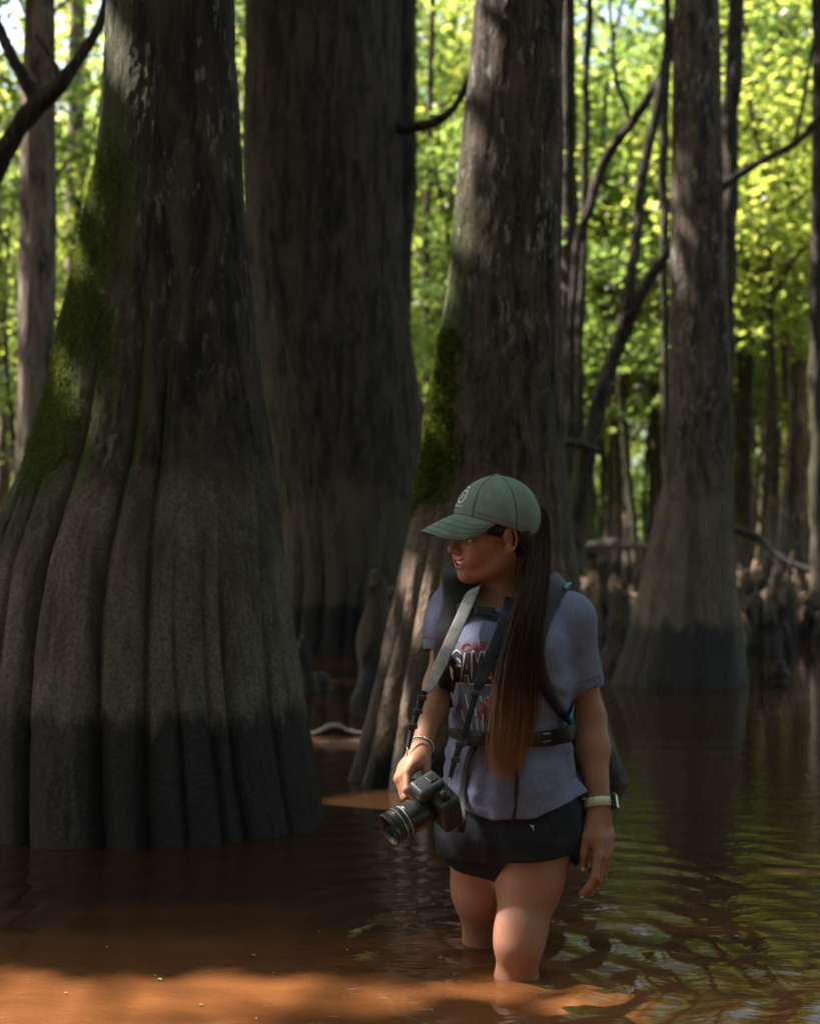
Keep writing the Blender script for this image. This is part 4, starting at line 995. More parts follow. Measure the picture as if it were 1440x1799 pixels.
# teeth, mouth, eyes, nails
tp = []
ty = np.array([t[1] for t in TEETH]); tx = np.array([t[0] for t in TEETH]); tz = np.array([t[2] for t in TEETH])
for y in np.arange(-.0245, .0246, .0062 if False else .0061):
    k_ = 1 - .35 * abs(y) / .025; tp += [ell(HW((np.interp(y, ty, tx) - .0005, y, np.interp(y, ty, tz) + .0012)), (.0030, .0036, .0058 * k_), HM, .0010)]
child('teeth', *polygonise(tp, .0008), 'teeth')
child('mouth_inside', *polygonise([ell(HW((np.array(TEETH).mean(0)[0] - .016, 0, -.050)), (.013, .025, .011), HM)], .0015), 'mouth')
for s in (-1, 1):
    e = child('eye', *polygonise([ell(HW((.0770, s * .031, .0095)), (.0118,) * 3)], .0012), 'eye')
    child('iris', *polygonise([ell(HW((.0868, s * .0300, .0080)), (.0028, .0052, .0052), HM)], .0008), 'iris', e)
    child('eyelid', *polygonise([ell(HW((.0775, s * .031, .0118)), (.0133, .0143, .0112), HM)], .0014), 'skin')
    child('eyebrow', *polygonise(chain([HW((.0915, s * .012, .026)), HW((.0885, s * .027, .031)), HW((.0760, s * .043, .029))], (.0024, .0028, .0014), .003), .0012), 'hair')
for (a_, q_, nv, r_) in endsL + endsR:
    d = unit(q_ - a_); s_ = np.cross(d, nv)
    child('fingernail', *polygonise([ell(q_ + nv * r_ * .72 + d * r_ * .15, (r_ * .80, r_ * .62, r_ * .38), np.stack([d, s_, nv]))], .0011), 'nail')

# ------------------------------------------------------------------ clothes
def folds(p):
    z = p[:, 2]; x = p[:, 0]; y = p[:, 1]
    w_ = (fbm(x * 9 + z * 6, y * 7, z * 13 - x * 7, 3, 60) - .5) * .030 * (1 - .60 * sstep(.62, .78, z))
    a = np.arctan2(y - 3.17, x - .235)
    w_ += np.sin(a * 13 + 5 * fbm(x * 5, y * 5, z * 5, 2, 3)) * .0028 * (1 - sstep(.48, .60, z))
    w_ += np.sin((z * .9 + x * .45) * 95 + 6 * fbm(x * 6, y * 6, z * 6, 2, 5)) * .0022 * sstep(.44, .5, z) * (1 - sstep(.60, .70, z))
    return w_
shirt = [loft([(zc(1418), xc(900), 3.165, .159, .126), (zc(1395), xc(900), 3.165, .158, .126), (zc(1340), xc(900), 3.165, .148, .116), (zc(1300), xc(899), 3.165, .137, .104), (zc(1270), xc(898), 3.165, .134, .102), (zc(1200), xc(893), 3.165, .137, .110),
               (zc(1130), xc(893), 3.17, .147, .112), (zc(1075), xc(895), 3.19, .150, .082), (zc(1040), xc(888), 3.205, .100, .060), (zc(1026), xc(884), 3.205, .068, .052)], .03, mod=folds, yaw=YAW)]
shirt += [cone(shR, shL, .052, .054, .05), ell(P(850, 1138, 3.095), (.058, .052, .058), None, .05), ell(P(928, 1138, 3.10), (.058, .052, .058), None, .05)]
seR = shR + (elR - shR) * .52 + np.array([-.004, 0, 0]); seL = shL + (elL - shL) * .62
shirt += [cone(shR, seR, .052, .049, .04), cone(shL, seL, .056, .056, .045)]
shirt += [ell(P(762, 1105, 3.17), (.022, .04, .05), None, .03)]
dR, dL = unit(seR - shR), unit(seL - shL)
# cut sleeves square, hollow them, hollow neckline and hem
shirt += [cone(seR + dR * .070, seR + dR * .090, .070, .070, .002, 's'), cone(seL + dL * .075, seL + dL * .10, .074, .074, .002, 's')]
shirt += [cone(seR - dR * .03, seR + dR * .06, .040, .046, .004, 's'), cone(seL - dL * .03, seL + dL * .06, .048, .053, .004, 's')]
shirt += [cone(nk0 + (-.006, -.012, .008), nk1 + (-.01, -.02, .03), .061, .075, .008, 's'), ell(P(872, 1052, 3.145), (.050, .030, .034), None, .008, 's')]
shirt += [loft([(zc(1450), xc(905), 3.165, .150, .115), (zc(1398), xc(905), 3.165, .147, .112)], .004, 's', yaw=YAW)]
sl = P(800, 1392, 3.06); 
def hemcut(p):   # the hem hangs lower in the middle-left and rises to the right
    x = p[:, 0]; hem = np.interp(x, [xc(760), xc(800), xc(860), xc(930), xc(1020)], [zc(1388), zc(1405), zc(1428), zc(1420), zc(1388)]) + .002 * np.sin(x * 40)
    return hem
def shirt_warp(p):
    return (fbm(p[:, 0] * 30, p[:, 1] * 30, p[:, 2] * 30, 2, 9) - .5) * .003
sV, sQ = polygonise(shirt, .0032, warp=shirt_warp)
# pull the bottom rim down to the hem line
hz = hemcut(sV); low = sV[:, 2] < zc(1360); zb_, zt_ = zc(1418), zc(1360)
sV[low, 2] = zt_ + (sV[low, 2] - zt_) * ((hz[low] - zt_) / (zb_ - zt_))
shirt_o = child('shirt', sV, sQ, 'shirt')
BV = BVHTree.FromPolygons([tuple(v) for v in sV], [tuple(int(i) for i in q) for q in sQ])
CAMP = np.array([0, 0, CH])
def hit(px, py, off=.0):
    d = unit(P(px, py, 3.0) - CAMP); h = BV.ray_cast(Vector(CAMP), Vector(d))
    if h[0] is None: return None, None
    n = np.array(h[1]); n = n if n @ d < 0 else -n
    return np.array(h[0]) + n * off, n
# shorts
def sfold(p): return (fbm(p[:, 0] * 14, p[:, 1] * 14, p[:, 2] * 9, 3, 80) - .5) * .012 + np.sin(np.arctan2(p[:, 1] - 3.17, p[:, 0] - .235) * 15 + p[:, 2] * 20) * .0016
shorts = [loft([(zc(1500), xc(893), 3.17, .150, .108), (zc(1465), xc(894), 3.17, .163, .122), (zc(1430), xc(897), 3.17, .158, .118), (zc(1395), xc(899), 3.165, .148, .108)], .03, mod=sfold, yaw=YAW)]
def thigh_pt(hp, kn, t): return hp + (kn - hp) * t
tL, tR = thigh_pt(hipL, knL, .30), thigh_pt(hipR, knR, .50)
shorts += [cone(hipL + (-.006, 0, 0), tL, .106, .094, .05), cone(hipR + (.002, 0, 0), tR, .097, .088, .05)]
hemz = lambda p: np.interp(p[:, 0], [xc(765), xc(800), xc(868), xc(882), xc(960), xc(1000), xc(1006), xc(1020)], [zc(1506), zc(1532), zc(1545), zc(1500), zc(1494), zc(1488), zc(1524), zc(1534)])
shorts.append(Prim(lambda p: p[:, 2] - hemz(p) - np.where((p[:, 1] > 3.2) & (p[:, 0] > .3), -.03, 0), (-1, 2, -1), (2, 5, 3), .004, 's'))
shorts.append(Prim(lambda p: hemcut(p) + .022 - p[:, 2], (-1, 2, -1), (2, 5, 3), .004, 's'))          # the waistband ends under the shirt
shorts_o = child('shorts', *polygonise(shorts, .003), 'shorts')
# little tail of the side slit, picture right
# ------------------------------------------------------------------ ribbons (straps)
def ribbon(path, nrm, w, th=.002, edge=True, n=60):
    path = np.asarray(path, float); nrm = np.asarray(nrm, float); u = np.linspace(0, 1, len(path)); k = np.linspace(0, 1, n)
    pp = smooth_path(path, n); kk = np.linspace(0, 1, len(pp)); N = unit(np.stack([np.interp(kk, u, nrm[:, i]) for i in range(3)], 1))
    t = unit(np.gradient(pp, axis=0)); s = unit(np.cross(t, N)); N = np.cross(s, t)
    W = np.interp(kk, np.linspace(0, 1, len(np.atleast_1d(w))), np.atleast_1d(w))[:, None] * .5
    ring = [(-1, -.5), (-1, .5), (-.8, 1), (.8, 1), (1, .5), (1, -.5), (.8, -1), (-.8, -1)]
    V = np.stack([pp + s * W * a + N * th * b_ * .5 for a, b_ in ring], 1).reshape(-1, 3); m = len(ring)
    i = np.arange(len(pp) - 1)[:, None]; j = np.arange(m)[None]
    Q = np.stack([i * m + j, (i + 1) * m + j, (i + 1) * m + (j + 1) % m, i * m + (j + 1) % m], -1).reshape(-1, 4)
    e = (len(pp) - 1) * m; caps = np.array([[0, 1, 2, 3], [0, 3, 4, 7], [7, 4, 5, 6]]); Q = np.concatenate([Q, caps, (e + caps)[:, ::-1]])
    return V, Q
def strap_on(pts, w, off=.004, th=.003):
    pp, nn = [], []
    for q in pts:
        if len(q) == 3: pp.append(P(*q)); nn.append(np.array([0, -1., .1])); continue
        h, n = hit(*q, off)
        if h is None: h = P(q[0], q[1], 3.07); n = np.array([0, -1., 0])
        pp.append(h); nn.append(n)
    nn = np.array(nn); 
    for _ in range(2): nn[1:-1] = unit(nn[:-2] + nn[1:-1] + nn[2:])
    return ribbon(pp, nn, w, th)

# ------------------------------------------------------------------ shirt print and seams
def text_on(body, rect, mat, name, off=.0018, arc=0.0, shear=0.0, outline=None, rot=0.0):
    """lettering laid on the shirt. rect: px x0,y0,x1,y1"""
    cu = bpy.data.curves.new(name, 'FONT'); cu.body = body; cu.fill_mode = 'FRONT'; cu.resolution_u = 3
    if outline: cu.offset = outline
    o = bpy.data.objects.new(name, cu); COL.objects.link(o)
    dg = bpy.context.evaluated_depsgraph_get(); me = bpy.data.meshes.new_from_object(o.evaluated_get(dg)); bpy.data.objects.remove(o)
    bm = bmesh.new(); bm.from_mesh(me); bmesh.ops.triangulate(bm, faces=bm.faces)
    xs = [v.co.x for v in bm.verts]; ys = [v.co.y for v in bm.verts]; mx, Mx, my, My = min(xs), max(xs), min(ys), max(ys)
    for _ in range(4):
        ed = [e for e in bm.edges if e.calc_length() > .09]
        if not ed: break
        bmesh.ops.subdivide_edges(bm, edges=ed, cuts=1); bmesh.ops.triangulate(bm, faces=bm.faces)
    x0, y0, x1, y1 = rect; good = True
    for v in bm.verts:
        u = (v.co.x - mx) / (Mx - mx); t = (v.co.y - my) / (My - my)
        px = x0 + (x1 - x0) * u + shear * t; py = y1 + (y0 - y1) * t + arc * ((u - .5) ** 2) * 4 + rot * (u - .5)
        h, n = hit(px, py, off); v.co = Vector(h if h is not None else P(px, py, 3.05))
    V = np.array([v.co[:] for v in bm.verts]); Fs = [[v.index for v in f.verts] for f in bm.faces]; bm.free()
    return child(name, V, Fs, mat, shirt_o, False)
text_on('GAMECOCKS', (790, 1144, 952, 1206), 'white', 'print_outline', .0014, 0, 0, .07, 8)
text_on('GAMECOCKS', (793, 1147, 949, 1203), 'navy', 'print_letters', .0026, 0, 0, .022, 8)
text_on('CAROLINA', (810, 1126, 925, 1142), 'red', 'print_arc_letters', .0018, 8, 0, .02, 6)
# bars and beak-like red shapes under the letters: worn stripes
for i in range(7):
    child('print_stripe', *strap_on([(792 + i * 13, 1216 + i * 1.5), (800 + i * 12, 1250), (812 + i * 9, 1284)], .0028, .0016, .0008), 'white', shirt_o)
for i, q in enumerate(([(842, 1232), (850, 1243), (846, 1254), (856, 1262)], [(852, 1228), (861, 1240), (858, 1252)], [(838, 1250), (846, 1262), (858, 1270)])):
    child('print_mark', *strap_on(q, (.006, .009, .005), .0018, .0008), 'red', shirt_o)
def ring_on(c, d, r, rr, mat, name, par, el=1.0, n=40):
    d = unit(d); a = unit(np.cross(d, [0, 1, .1])); b_ = np.cross(d, a); th = np.linspace(0, 2 * math.pi, n)
    pth = [c + (a * math.cos(t) + b_ * math.sin(t) * el) * r for t in th]
    return child(name, *tube(np.array(pth), np.full(n, rr), 6, cap=False), mat, par)
def seam_ring(c, d, name, off=.001, n=60, rr=.0011):
    """thread on the shirt around a sleeve"""
    d = unit(d); a = unit(np.cross(d, [0, 1, .1])); b_ = np.cross(d, a); pth = []
    for t in np.linspace(0, 2 * math.pi, n):
        u = a * math.cos(t) + b_ * math.sin(t); h = BV.ray_cast(Vector(c + u * .12), Vector(-u))
        if h[0] is not None and (np.array(h[0]) - c) @ u > .03: pth.append(np.array(h[0]) + u * off)
    if len(pth) > 8: child(name, *tube(np.array(pth), np.full(len(pth), rr), 6, cap=False), 'red', shirt_o)
seam_ring(seL - dL * .010, dL, 'sleeve_stitching'); seam_ring(seR - dR * .006, dR, 'sleeve_stitching')
# collar ribbing
cr_ = []
for (x, y) in ((826, 1036), (832, 1050), (842, 1062), (856, 1071), (873, 1074), (888, 1072)):
    h, n = hit(x, y + 3, .001); 
    if h is not None: cr_.append(h)
if len(cr_) > 3: child('collar', *tube(smooth_path(cr_, 30), np.full(len(smooth_path(cr_, 30)), .0042), 8), 'shirt', shirt_o)

# ------------------------------------------------------------------ cap
cap_c = np.array([-.010, 0, .048]); cap_r = np.array([.106, .087, .099])
def cap_edge_z(a):      # height of the cap's lower rim for azimuth a (0 front, pi back)
    return .052 * np.cos(a) * .62 + .030 - .004 * np.sin(a) ** 2
nu, nv = 96, 26; Vc = []
for j in range(nv + 1):
    t = j / nv
    for i in range(nu):
        a = 2 * math.pi * i / nu; ze = (cap_edge_z(a) - cap_c[2]) / cap_r[2]; el0 = math.asin(max(-1, min(1, ze))); e = el0 + (math.pi / 2 - el0) * t
        pan = abs(((a + math.pi / 6) % (math.pi / 3)) - math.pi / 6) / (math.pi / 6)
        k = 1 - .012 * (1 - min(1, (1 - pan) * 6)) * (1 - t) + .010 * (float(nz(math.cos(a) * 4, math.sin(a) * 4, t * 5, 4)) - .5) + .03 * math.exp(-((a - 0) ** 2) / .3) * (1 - t) * t * 2
        if abs(a - math.pi) < .42 and t < .30: k *= .985
        Vc.append(cap_c + cap_r * k * np.array([math.cos(e) * math.cos(a), math.cos(e) * math.sin(a), math.sin(e)]))
Vc = np.array(Vc); Vin = (Vc - cap_c) * .972 + cap_c; i, j = np.meshgrid(np.arange(nu), np.arange(nv)); i = i.ravel(); j = j.ravel()
Qc = np.stack([j * nu + i, j * nu + (i + 1) % nu, (j + 1) * nu + (i + 1) % nu, (j + 1) * nu + i], 1); NV = len(Vc)
# leave the half-moon opening at the back
az = 2 * math.pi * (i + .5) / nu; keep = ~((np.abs(az - math.pi) < .40) & (j >= 3) & (j < 3 + 6 * np.sqrt(np.clip(1 - ((az - math.pi) / .40) ** 2, 0, 1))))
Qr = np.stack([np.arange(nu), NV + np.arange(nu), NV + (np.arange(nu) + 1) % nu, (np.arange(nu) + 1) % nu], 1)
Qall = np.concatenate([Qc[keep], (Qc[keep] + NV)[:, ::-1], Qr])
cap = child('cap', np.array([HW(v) for v in np.concatenate([Vc, Vin])]), Qall, 'cap', person, True, 'washed green baseball cap')
def brim_pt(u, v, dz=0):
    a = u * R(62); ze = cap_edge_z(a); e = math.asin((ze - cap_c[2]) / cap_r[2]); b0 = cap_c + cap_r * np.array([math.cos(e) * math.cos(a), math.cos(e) * math.sin(a), math.sin(e)])
    ln = .090 * (max(0, 1 - abs(u) ** 2.4)) ** .8; fwd = np.array([1, .10 * u, 0]); fwd /= np.linalg.norm(fwd)
    q = b0 + fwd * ln * v; q[2] -= (.27 * ln * v + .10 * ln * v * v) + (.062 * u * u * v * ln / .090); q[2] += dz
    q[1] *= (1 - .10 * v); return HW(q)
nb, mb = 40, 14; Vb = [brim_pt(-1 + 2 * a / nb, c_ / mb, dz) for dz in (0, -.0030) for c_ in range(mb + 1) for a in range(nb + 1)]
Qb = []; m_ = (nb + 1) * (mb + 1)
for c_ in range(mb):
    for a in range(nb):
        q = c_ * (nb + 1) + a; Qb += [[q, q + 1, q + nb + 2, q + nb + 1], [m_ + q + nb + 1, m_ + q + nb + 2, m_ + q + 1, m_ + q]]
for a in range(nb): q = mb * (nb + 1) + a; Qb.append([q, q + 1, m_ + q + 1, m_ + q])
brim = child('brim', np.array(Vb), np.array(Qb), 'cap', cap)
for v in (.30, .52, .74, .93):
    pth = np.array([brim_pt(u, v, .0006) for u in np.linspace(-.93, .93, 40)]); child('brim_stitching', *tube(pth, np.full(40, .0006), 5), 'capdark', brim)
for kk in range(3):          # panel seams
    a0 = math.pi / 6 + kk * math.pi / 3
    pth = []
    for e in np.linspace(.0, math.pi, 60):
        a = a0 if e < math.pi / 2 else a0 + math.pi; el = e if e < math.pi / 2 else math.pi - e
        ze = math.asin((cap_edge_z(a) - cap_c[2]) / cap_r[2]); el = ze + (math.pi / 2 - ze) * (el / (math.pi / 2)); pth.append(HW(cap_c + cap_r * 1.004 * np.array([math.cos(el) * math.cos(a), math.cos(el) * math.sin(a), math.sin(el)])))
    child('seam', *tube(np.array(pth), np.full(60, .0011), 6), 'capdark', cap)
child('button', *polygonise([ell(HW(cap_c + (0, 0, .099)), (.008, .008, .004), HM)], .0015), 'cap', cap)
rim = np.array([HW(cap_c + cap_r * 1.006 * np.array([math.cos(e_) * math.cos(a), math.cos(e_) * math.sin(a), math.sin(e_)])) for a in np.linspace(0, 2 * math.pi, 80) for e_ in [math.asin((cap_edge_z(a) + .014 - cap_c[2]) / cap_r[2])]])
child('band_stitching', *tube(rim, np.full(80, .0006), 5, cap=False), 'capdark', cap)
# embroidered badge on the front panel: oval ring with letters
def capdir(az_, el): return cap_c + cap_r * 1.006 * np.array([math.cos(el) * math.cos(az_), math.cos(el) * math.sin(az_), math.sin(el)])
bc = (R(-3), R(33))
for rr, mt in ((.17, 'white'), (.150, 'white'), (.10, 'navy')):
    pth = np.array([HW(capdir(bc[0] + rr * 1.15 * math.cos(t), bc[1] + rr * math.sin(t))) for t in np.linspace(0, 2 * math.pi, 40)]); child('badge', *tube(pth, np.full(40, .0013), 6, cap=False), mt, cap)
for s_, e0, rr in (('CAROLINA', .255, .0016), ('CLASSIC', -.245, .0016)):
    for q in range(len(s_)):
        a0 = bc[0] + (q - len(s_) / 2 + .5) * .062; h_ = .036
        strokes = {'C': [(.8, 1, .2, .9), (.2, .9, .2, .1), (.2, .1, .8, 0)], 'A': [(.1, 0, .5, 1), (.5, 1, .9, 0)], 'R': [(.2, 0, .2, 1), (.2, 1, .8, .7), (.8, .7, .2, .5), (.4, .5, .9, 0)], 'O': [(.2, .1, .2, .9), (.2, .9, .8, .9), (.8, .9, .8, .1), (.8, .1, .2, .1)],
                   'L': [(.2, 1, .2, 0), (.2, 0, .8, 0)], 'I': [(.5, 0, .5, 1)], 'N': [(.2, 0, .2, 1), (.2, 1, .8, 0), (.8, 0, .8, 1)], 'S': [(.8, .9, .2, .8), (.2, .8, .8, .3), (.8, .3, .2, .1)]}[s_[q]]
        ps = []
        for (x0, y0, x1, y1) in strokes:
            # letters read left to right for someone facing the wearer
            w0 = HW(capdir(a0 + (x0 - .5) * .048, bc[1] + e0 + (y0 - .5) * h_ * 1.6)); w1 = HW(capdir(a0 + (x1 - .5) * .048, bc[1] + e0 + (y1 - .5) * h_ * 1.6)); ps.append(tube(np.array([w0, (w0 + w1) / 2, w1]), np.full(3, .0007), 4))
        child('letter', *join(ps), 'white', cap)
child('emblem', *join([tube(np.array([HW(capdir(bc[0] + .05 * math.cos(t) * k, bc[1] + .07 * math.sin(t) * k)) for t in np.linspace(.3, 5.6, 16)]), np.full(16, .0011), 5) for k in (.5, 1.0)]), 'white', cap)

# ------------------------------------------------------------------ hair
hp = [ell(HW((-.018, 0, .030)), (.094, .0775, .086), HM, .02), ell(HW((-.050, 0, -.020)), (.055, .062, .055), HM, .03),
      cone(HW((-.075, .02, .035)), HW((-.118, .012, .040)), .030, .020, .02),
      ell(HW((.060, 0, .0)), (.075, .12, .115), HM, .012, 's'), ell(HW((.008, .082, -.002)), (.026, .03, .030), HM, .006, 's'), ell(HW((.008, -.082, -.002)), (.026, .03, .030), HM, .006, 's')]
hp += [ell(HW((.030, s_ * .0665, .030)), (.030, .0085, .017), HM, .006) for s_ in (-1, 1)] + [cone(HW((.034, s_ * .0685, .030)), HW((.024, s_ * .0725, .008)), .0055, .002, .006) for s_ in (-1, 1)]
hairV, hairQ = polygonise(hp, .003)
hair = child('hair', hairV, hairQ, 'hair')
def strands(guide, widths, n, seed, r0=.00055, flat=.6, length=(.72, 1.02), nseg=26, wander=.012):
    g_ = np.random.default_rng(seed); gp = smooth_path(guide, 60); t = unit(np.gradient(gp, axis=0)); vw = np.array([.15, -1, 0]); a = unit(np.cross(t, vw)); b_ = np.cross(t, a)
    wv = np.interp(np.linspace(0, 1, len(gp)), np.linspace(0, 1, len(widths)), widths)
    lr, tipv, VV = [], [], []
    for i_ in range(n):
        u, v = g_.normal(size=2) * .42; u = np.clip(u, -1, 1); v = np.clip(v, -1, 1); L = g_.uniform(*length) * (1 + .14 * min(u, 0)); ks = np.linspace(g_.uniform(0, .12), L, nseg)
        idx = ks * (len(gp) - 1); lo_ = np.clip(idx.astype(int), 0, len(gp) - 2); fr = (idx - lo_)[:, None]
        A = a[lo_]; B = b_[lo_]; w_ = np.interp(ks, np.linspace(0, 1, len(gp)), wv); ph = g_.random() * 6
        du = u + np.sin(ks * 5 + ph) * .10 * ks + g_.normal() * .25 * ks ** 3 + np.sin(ks * 17 + ph * 2) * .02; dv = v + np.cos(ks * 4 + ph) * .10 * ks
        pth = gp[lo_] * (1 - fr) + gp[lo_ + 1] * fr + A * (du * w_)[:, None] + B * (dv * w_ * flat)[:, None]
        rr = (r0 * (1 + .6 * g_.random()) * np.clip((L - ks) / .25 + .15, .15, 1))[:, None]
        VV.append(np.stack([pth + A * rr, pth - A * rr * .5 + B * rr * .87, pth - A * rr * .5 - B * rr * .87], 1).reshape(-1, 3)); lr.append(np.full(nseg * 3, g_.random())); tipv.append(np.repeat(ks, 3))
    V = np.concatenate(VV); ii = np.arange(nseg - 1)[:, None] * 3; q = np.concatenate([ii + np.array([[0, 1, 4, 3]]), ii + np.array([[1, 2, 5, 4]]), ii + np.array([[2, 0, 3, 5]])])
    Q = (np.arange(n)[:, None, None] * nseg * 3 + q[None]).reshape(-1, 4); return V, Q, np.concatenate(lr), np.concatenate(tipv)
def hair_obj(name, res, par=hair):
    V, Q, lr, tp_ = res; o = child(name, V, Q, 'hair', par)
    for nm, a in (('lr', lr), ('tip', tp_)): x = o.data.attributes.new(nm, 'FLOAT', 'POINT'); x.data.foreach_set('value', a.astype(np.float32))
    return o
pg = [HW((-.085, .012, .046)), P(944, 905, 3.185), P(946, 960, 3.16), P(938, 1030, 3.10), P(922, 1100, 3.045), P(911, 1170, 3.025), P(905, 1240, 3.025), P(898, 1300, 3.03), P(890, 1350, 3.03)]
hair_obj('ponytail', strands(pg, (.014, .020, .025, .030, .036, .041, .046, .044, .038), 9000, 5, .00045, .5, (.52, 1.06)))
core = [cone(P(944, 905, 3.19), P(944, 960, 3.17), .010, .013, .02), cone(P(944, 960, 3.17), P(932, 1060, 3.10), .013, .020, .02), cone(P(932, 1060, 3.10), P(913, 1160, 3.05), .020, .028, .02)]
core += [cone(P(895, 1160, 3.038), P(897, 1215, 3.038), .024, .012, .03), cone(P(925, 1160, 3.04), P(918, 1215, 3.04), .024, .012, .03)]
co = child('ponytail_core', *polygonise(core, .004), 'hair', hair)
# loose wisps by the temple, nape and over the skull
def wisps():
    g_ = np.random.default_rng(8); parts, lr, tp_ = [], [], []
    def add(pts, r=.0007):
        q = smooth_path(pts, 20); V, Q = tube(q, np.linspace(r, r * .4, len(q)), 4, cap=False); parts.append((V, Q)); lr.append(np.full(len(V), g_.random())); tp_.append(np.full(len(V), .2))
    for s in (1, -1):
        for i_ in range(240):
            t = g_.random(); z0 = .050 - .010 * t; a = (.052 - .055 * t, s * (.071 + .004 * t), z0)
            b_ = (-.030 - .015 * g_.random(), s * .0800, .030 - .065 * t * g_.random()); c_ = (-.085, s * .040, .030 - .03 * t)
            add([HW(a), HW(b_), HW(c_)])
        for i_ in range(200):
            t = g_.random(); a = (-.028 + .012 * g_.random(), s * (.068 - .012 * t), -.018 - .055 * t); b_ = (-.065, s * (.055 - .01 * t), -.005 - .035 * t); c_ = (-.100, s * .020, .028 - .01 * t)
            add([HW(a), HW(b_), HW(c_)])
        for i_ in range(0):
            add([HW((.050 - .006 * g_.random(), s * .070, .040)), HW((.048 + .004 * g_.normal(), s * (.069 + .002 * g_.random()), .020)), HW((.040 + .006 * g_.normal(), s * .068, .000 - .03 * g_.random()))], .0005)
    for i_ in range(60):
        t = g_.random(); add([P(925 + 20 * g_.random(), 905 + 30 * t, 3.16), P(905 + 30 * g_.random(), 980 + 60 * t, 3.10), P(880 + 40 * g_.random(), 1090 + 160 * t, 3.01)], .0005)
    V, Q = join(parts); hair_obj('loose_strands', (V, Q, np.concatenate(lr), np.concatenate(tp_)))
wisps()

# ------------------------------------------------------------------ backpack (worn, a thing of its own)
pack = thing('backpack', 'black and teal hiking backpack worn by the wading woman', 'backpack', (0, 0, 0))
pk = [box(P(900, 1180, 3.41), (.135, .075, .20), None, .05, .02), box(P(905, 1270, 3.40), (.125, .07, .12), None, .04, .02), box(P(900, 1070, 3.40), (.10, .05, .09), None, .04, .02)]
child('pack_body', *polygonise(pk, .005), 'packgrey', pack)
child('side_panel', *polygonise([box(P(990, 1265, 3.33), (.024, .05, .12), None, .015), box(P(982, 1070, 3.36), (.045, .035, .035), None, .02, .01)], .004), 'teal', pack)
# shoulder straps
child('shoulder_strap', *strap_on([(800, 1003, 3.24), (798, 1012, 3.18), (800, 1035), (800, 1060), (794, 1090), (787, 1120), (782, 1150), (779, 1180), (783, 1215, 3.12), (790, 1240, 3.16)], (.050, .058, .060, .058, .052, .04, .026, .02), .008, .012), 'webbing', pack, label='wide black padded strap')
child('strap_edging', *strap_on([(822, 998, 3.24), (822, 1008, 3.17), (822, 1020, 3.14)], .010, .009, .010), 'teal', pack)
child('shoulder_strap', *strap_on([(985, 1018, 3.26), (980, 1024, 3.20), (966, 1045), (950, 1080), (940, 1120), (942, 1160), (955, 1200), (972, 1235), (992, 1262)], (.050, .056, .056, .05, .04, .03, .024, .02), .008, .012), 'webbing', pack)
child('strap_edging', *strap_on([(1000, 1026, 3.26), (994, 1030, 3.20), (990, 1042)], .008, .009, .010), 'teal', pack)
child('chest_strap', *strap_on([(806, 1072), (822, 1078), (845, 1083), (870, 1088), (905, 1090), (945, 1088)], .017, .014, .004), 'webbing', pack)
h, n = hit(852, 1085, .018); child('buckle', *polygonise([box(h, (.022, .005, .012), np.array([[1, 0, -.1], [0, 1, 0], [.1, 0, 1]]), .003)], .0018), 'camblack', pack)
h, n = hit(811, 1074, .018); child('buckle', *polygonise([box(h, (.010, .005, .012), None, .003)], .0018), 'camblack', pack)
child('hip_belt', *strap_on([(795, 1286), (812, 1290), (850, 1296), (890, 1300), (930, 1299), (965, 1296), (1003, 1288), (1012, 1284, 3.24)], (.022, .026, .026, .026, .03, .036, .036, .03), .006, .006), 'webbing', pack)
for dy in (-7, 5): child('belt_piping', *strap_on([(950, 1296 + dy), (975, 1294 + dy), (1003, 1287 + dy)], .0032, .0105, .002), 'greystrap', pack)
h, n = hit(842, 1296, .016); child('buckle', *polygonise([box(h, (.026, .007, .017), None, .004), box(h + (0, -.005, 0), (.012, .006, .010), None, .003)], .002), 'camblack', pack)
child('webbing_tail', *strap_on([(838, 1304), (828, 1330), (820, 1365), (816, 1400), (812, 1440, 3.04), (808, 1462, 3.04)], .017, .008, .003), 'webbing', pack)
child('webbing_tail', *strap_on([(902, 1305), (906, 1335), (908, 1370), (907, 1400), (905, 1420, 3.02), (900, 1445, 3.02)], .008, .006, .003), 'webbing', pack)
child('webbing_tail', *strap_on([(1000, 1240), (1004, 1262), (1008, 1290, 3.2)], .012, .010, .003), 'teal', pack)

# ------------------------------------------------------------------ the camera in her hand
cameraT = thing('photo_camera', 'black camera with zoom lens held at her hip by its grip', 'camera', CAMO)
def cchild(name, prims, mat, h=.0022, par=None, label=None):
    V, Q = polygonise(prims, h); o = mesh_obj(name, V - CAMO, Q, M[mat], par or cameraT)
    if label: o['label'] = label
    return o
gs = gripside
cb = cchild('camera_body', [box(CW(-.022, -gs * .006, -.004), (.024, .056, .040), CM, .010, .01), box(CW(.004, gs * .054, -.008), (.020, .013, .036), CM, .011, .012), box(CW(-.022, 0, .036), (.018, .034, .012), CM, .008, .015)], 'rubber')
cchild('viewfinder_hump', [box(CW(-.006, 0, .050), (.030, .024, .013), CM, .006, .01), box(CW(.012, 0, .046), (.014, .022, .010), CM, .005, .01)], 'hump')
cchild('hot_shoe', [box(CW(-.018, 0, .064), (.010, .011, .002), CM, .001)], 'camblack', .0013)
cchild('mode_dial', [cone(CW(-.020, -gs * .040, .034), CW(-.020, -gs * .040, .045), .011, .011, .001)], 'camblack', .0015)
cchild('shutter_button', [cone(CW(.006, gs * .054, .030), CW(.008, gs * .054, .034), .0055, .005, .001)], 'metal', .0012)
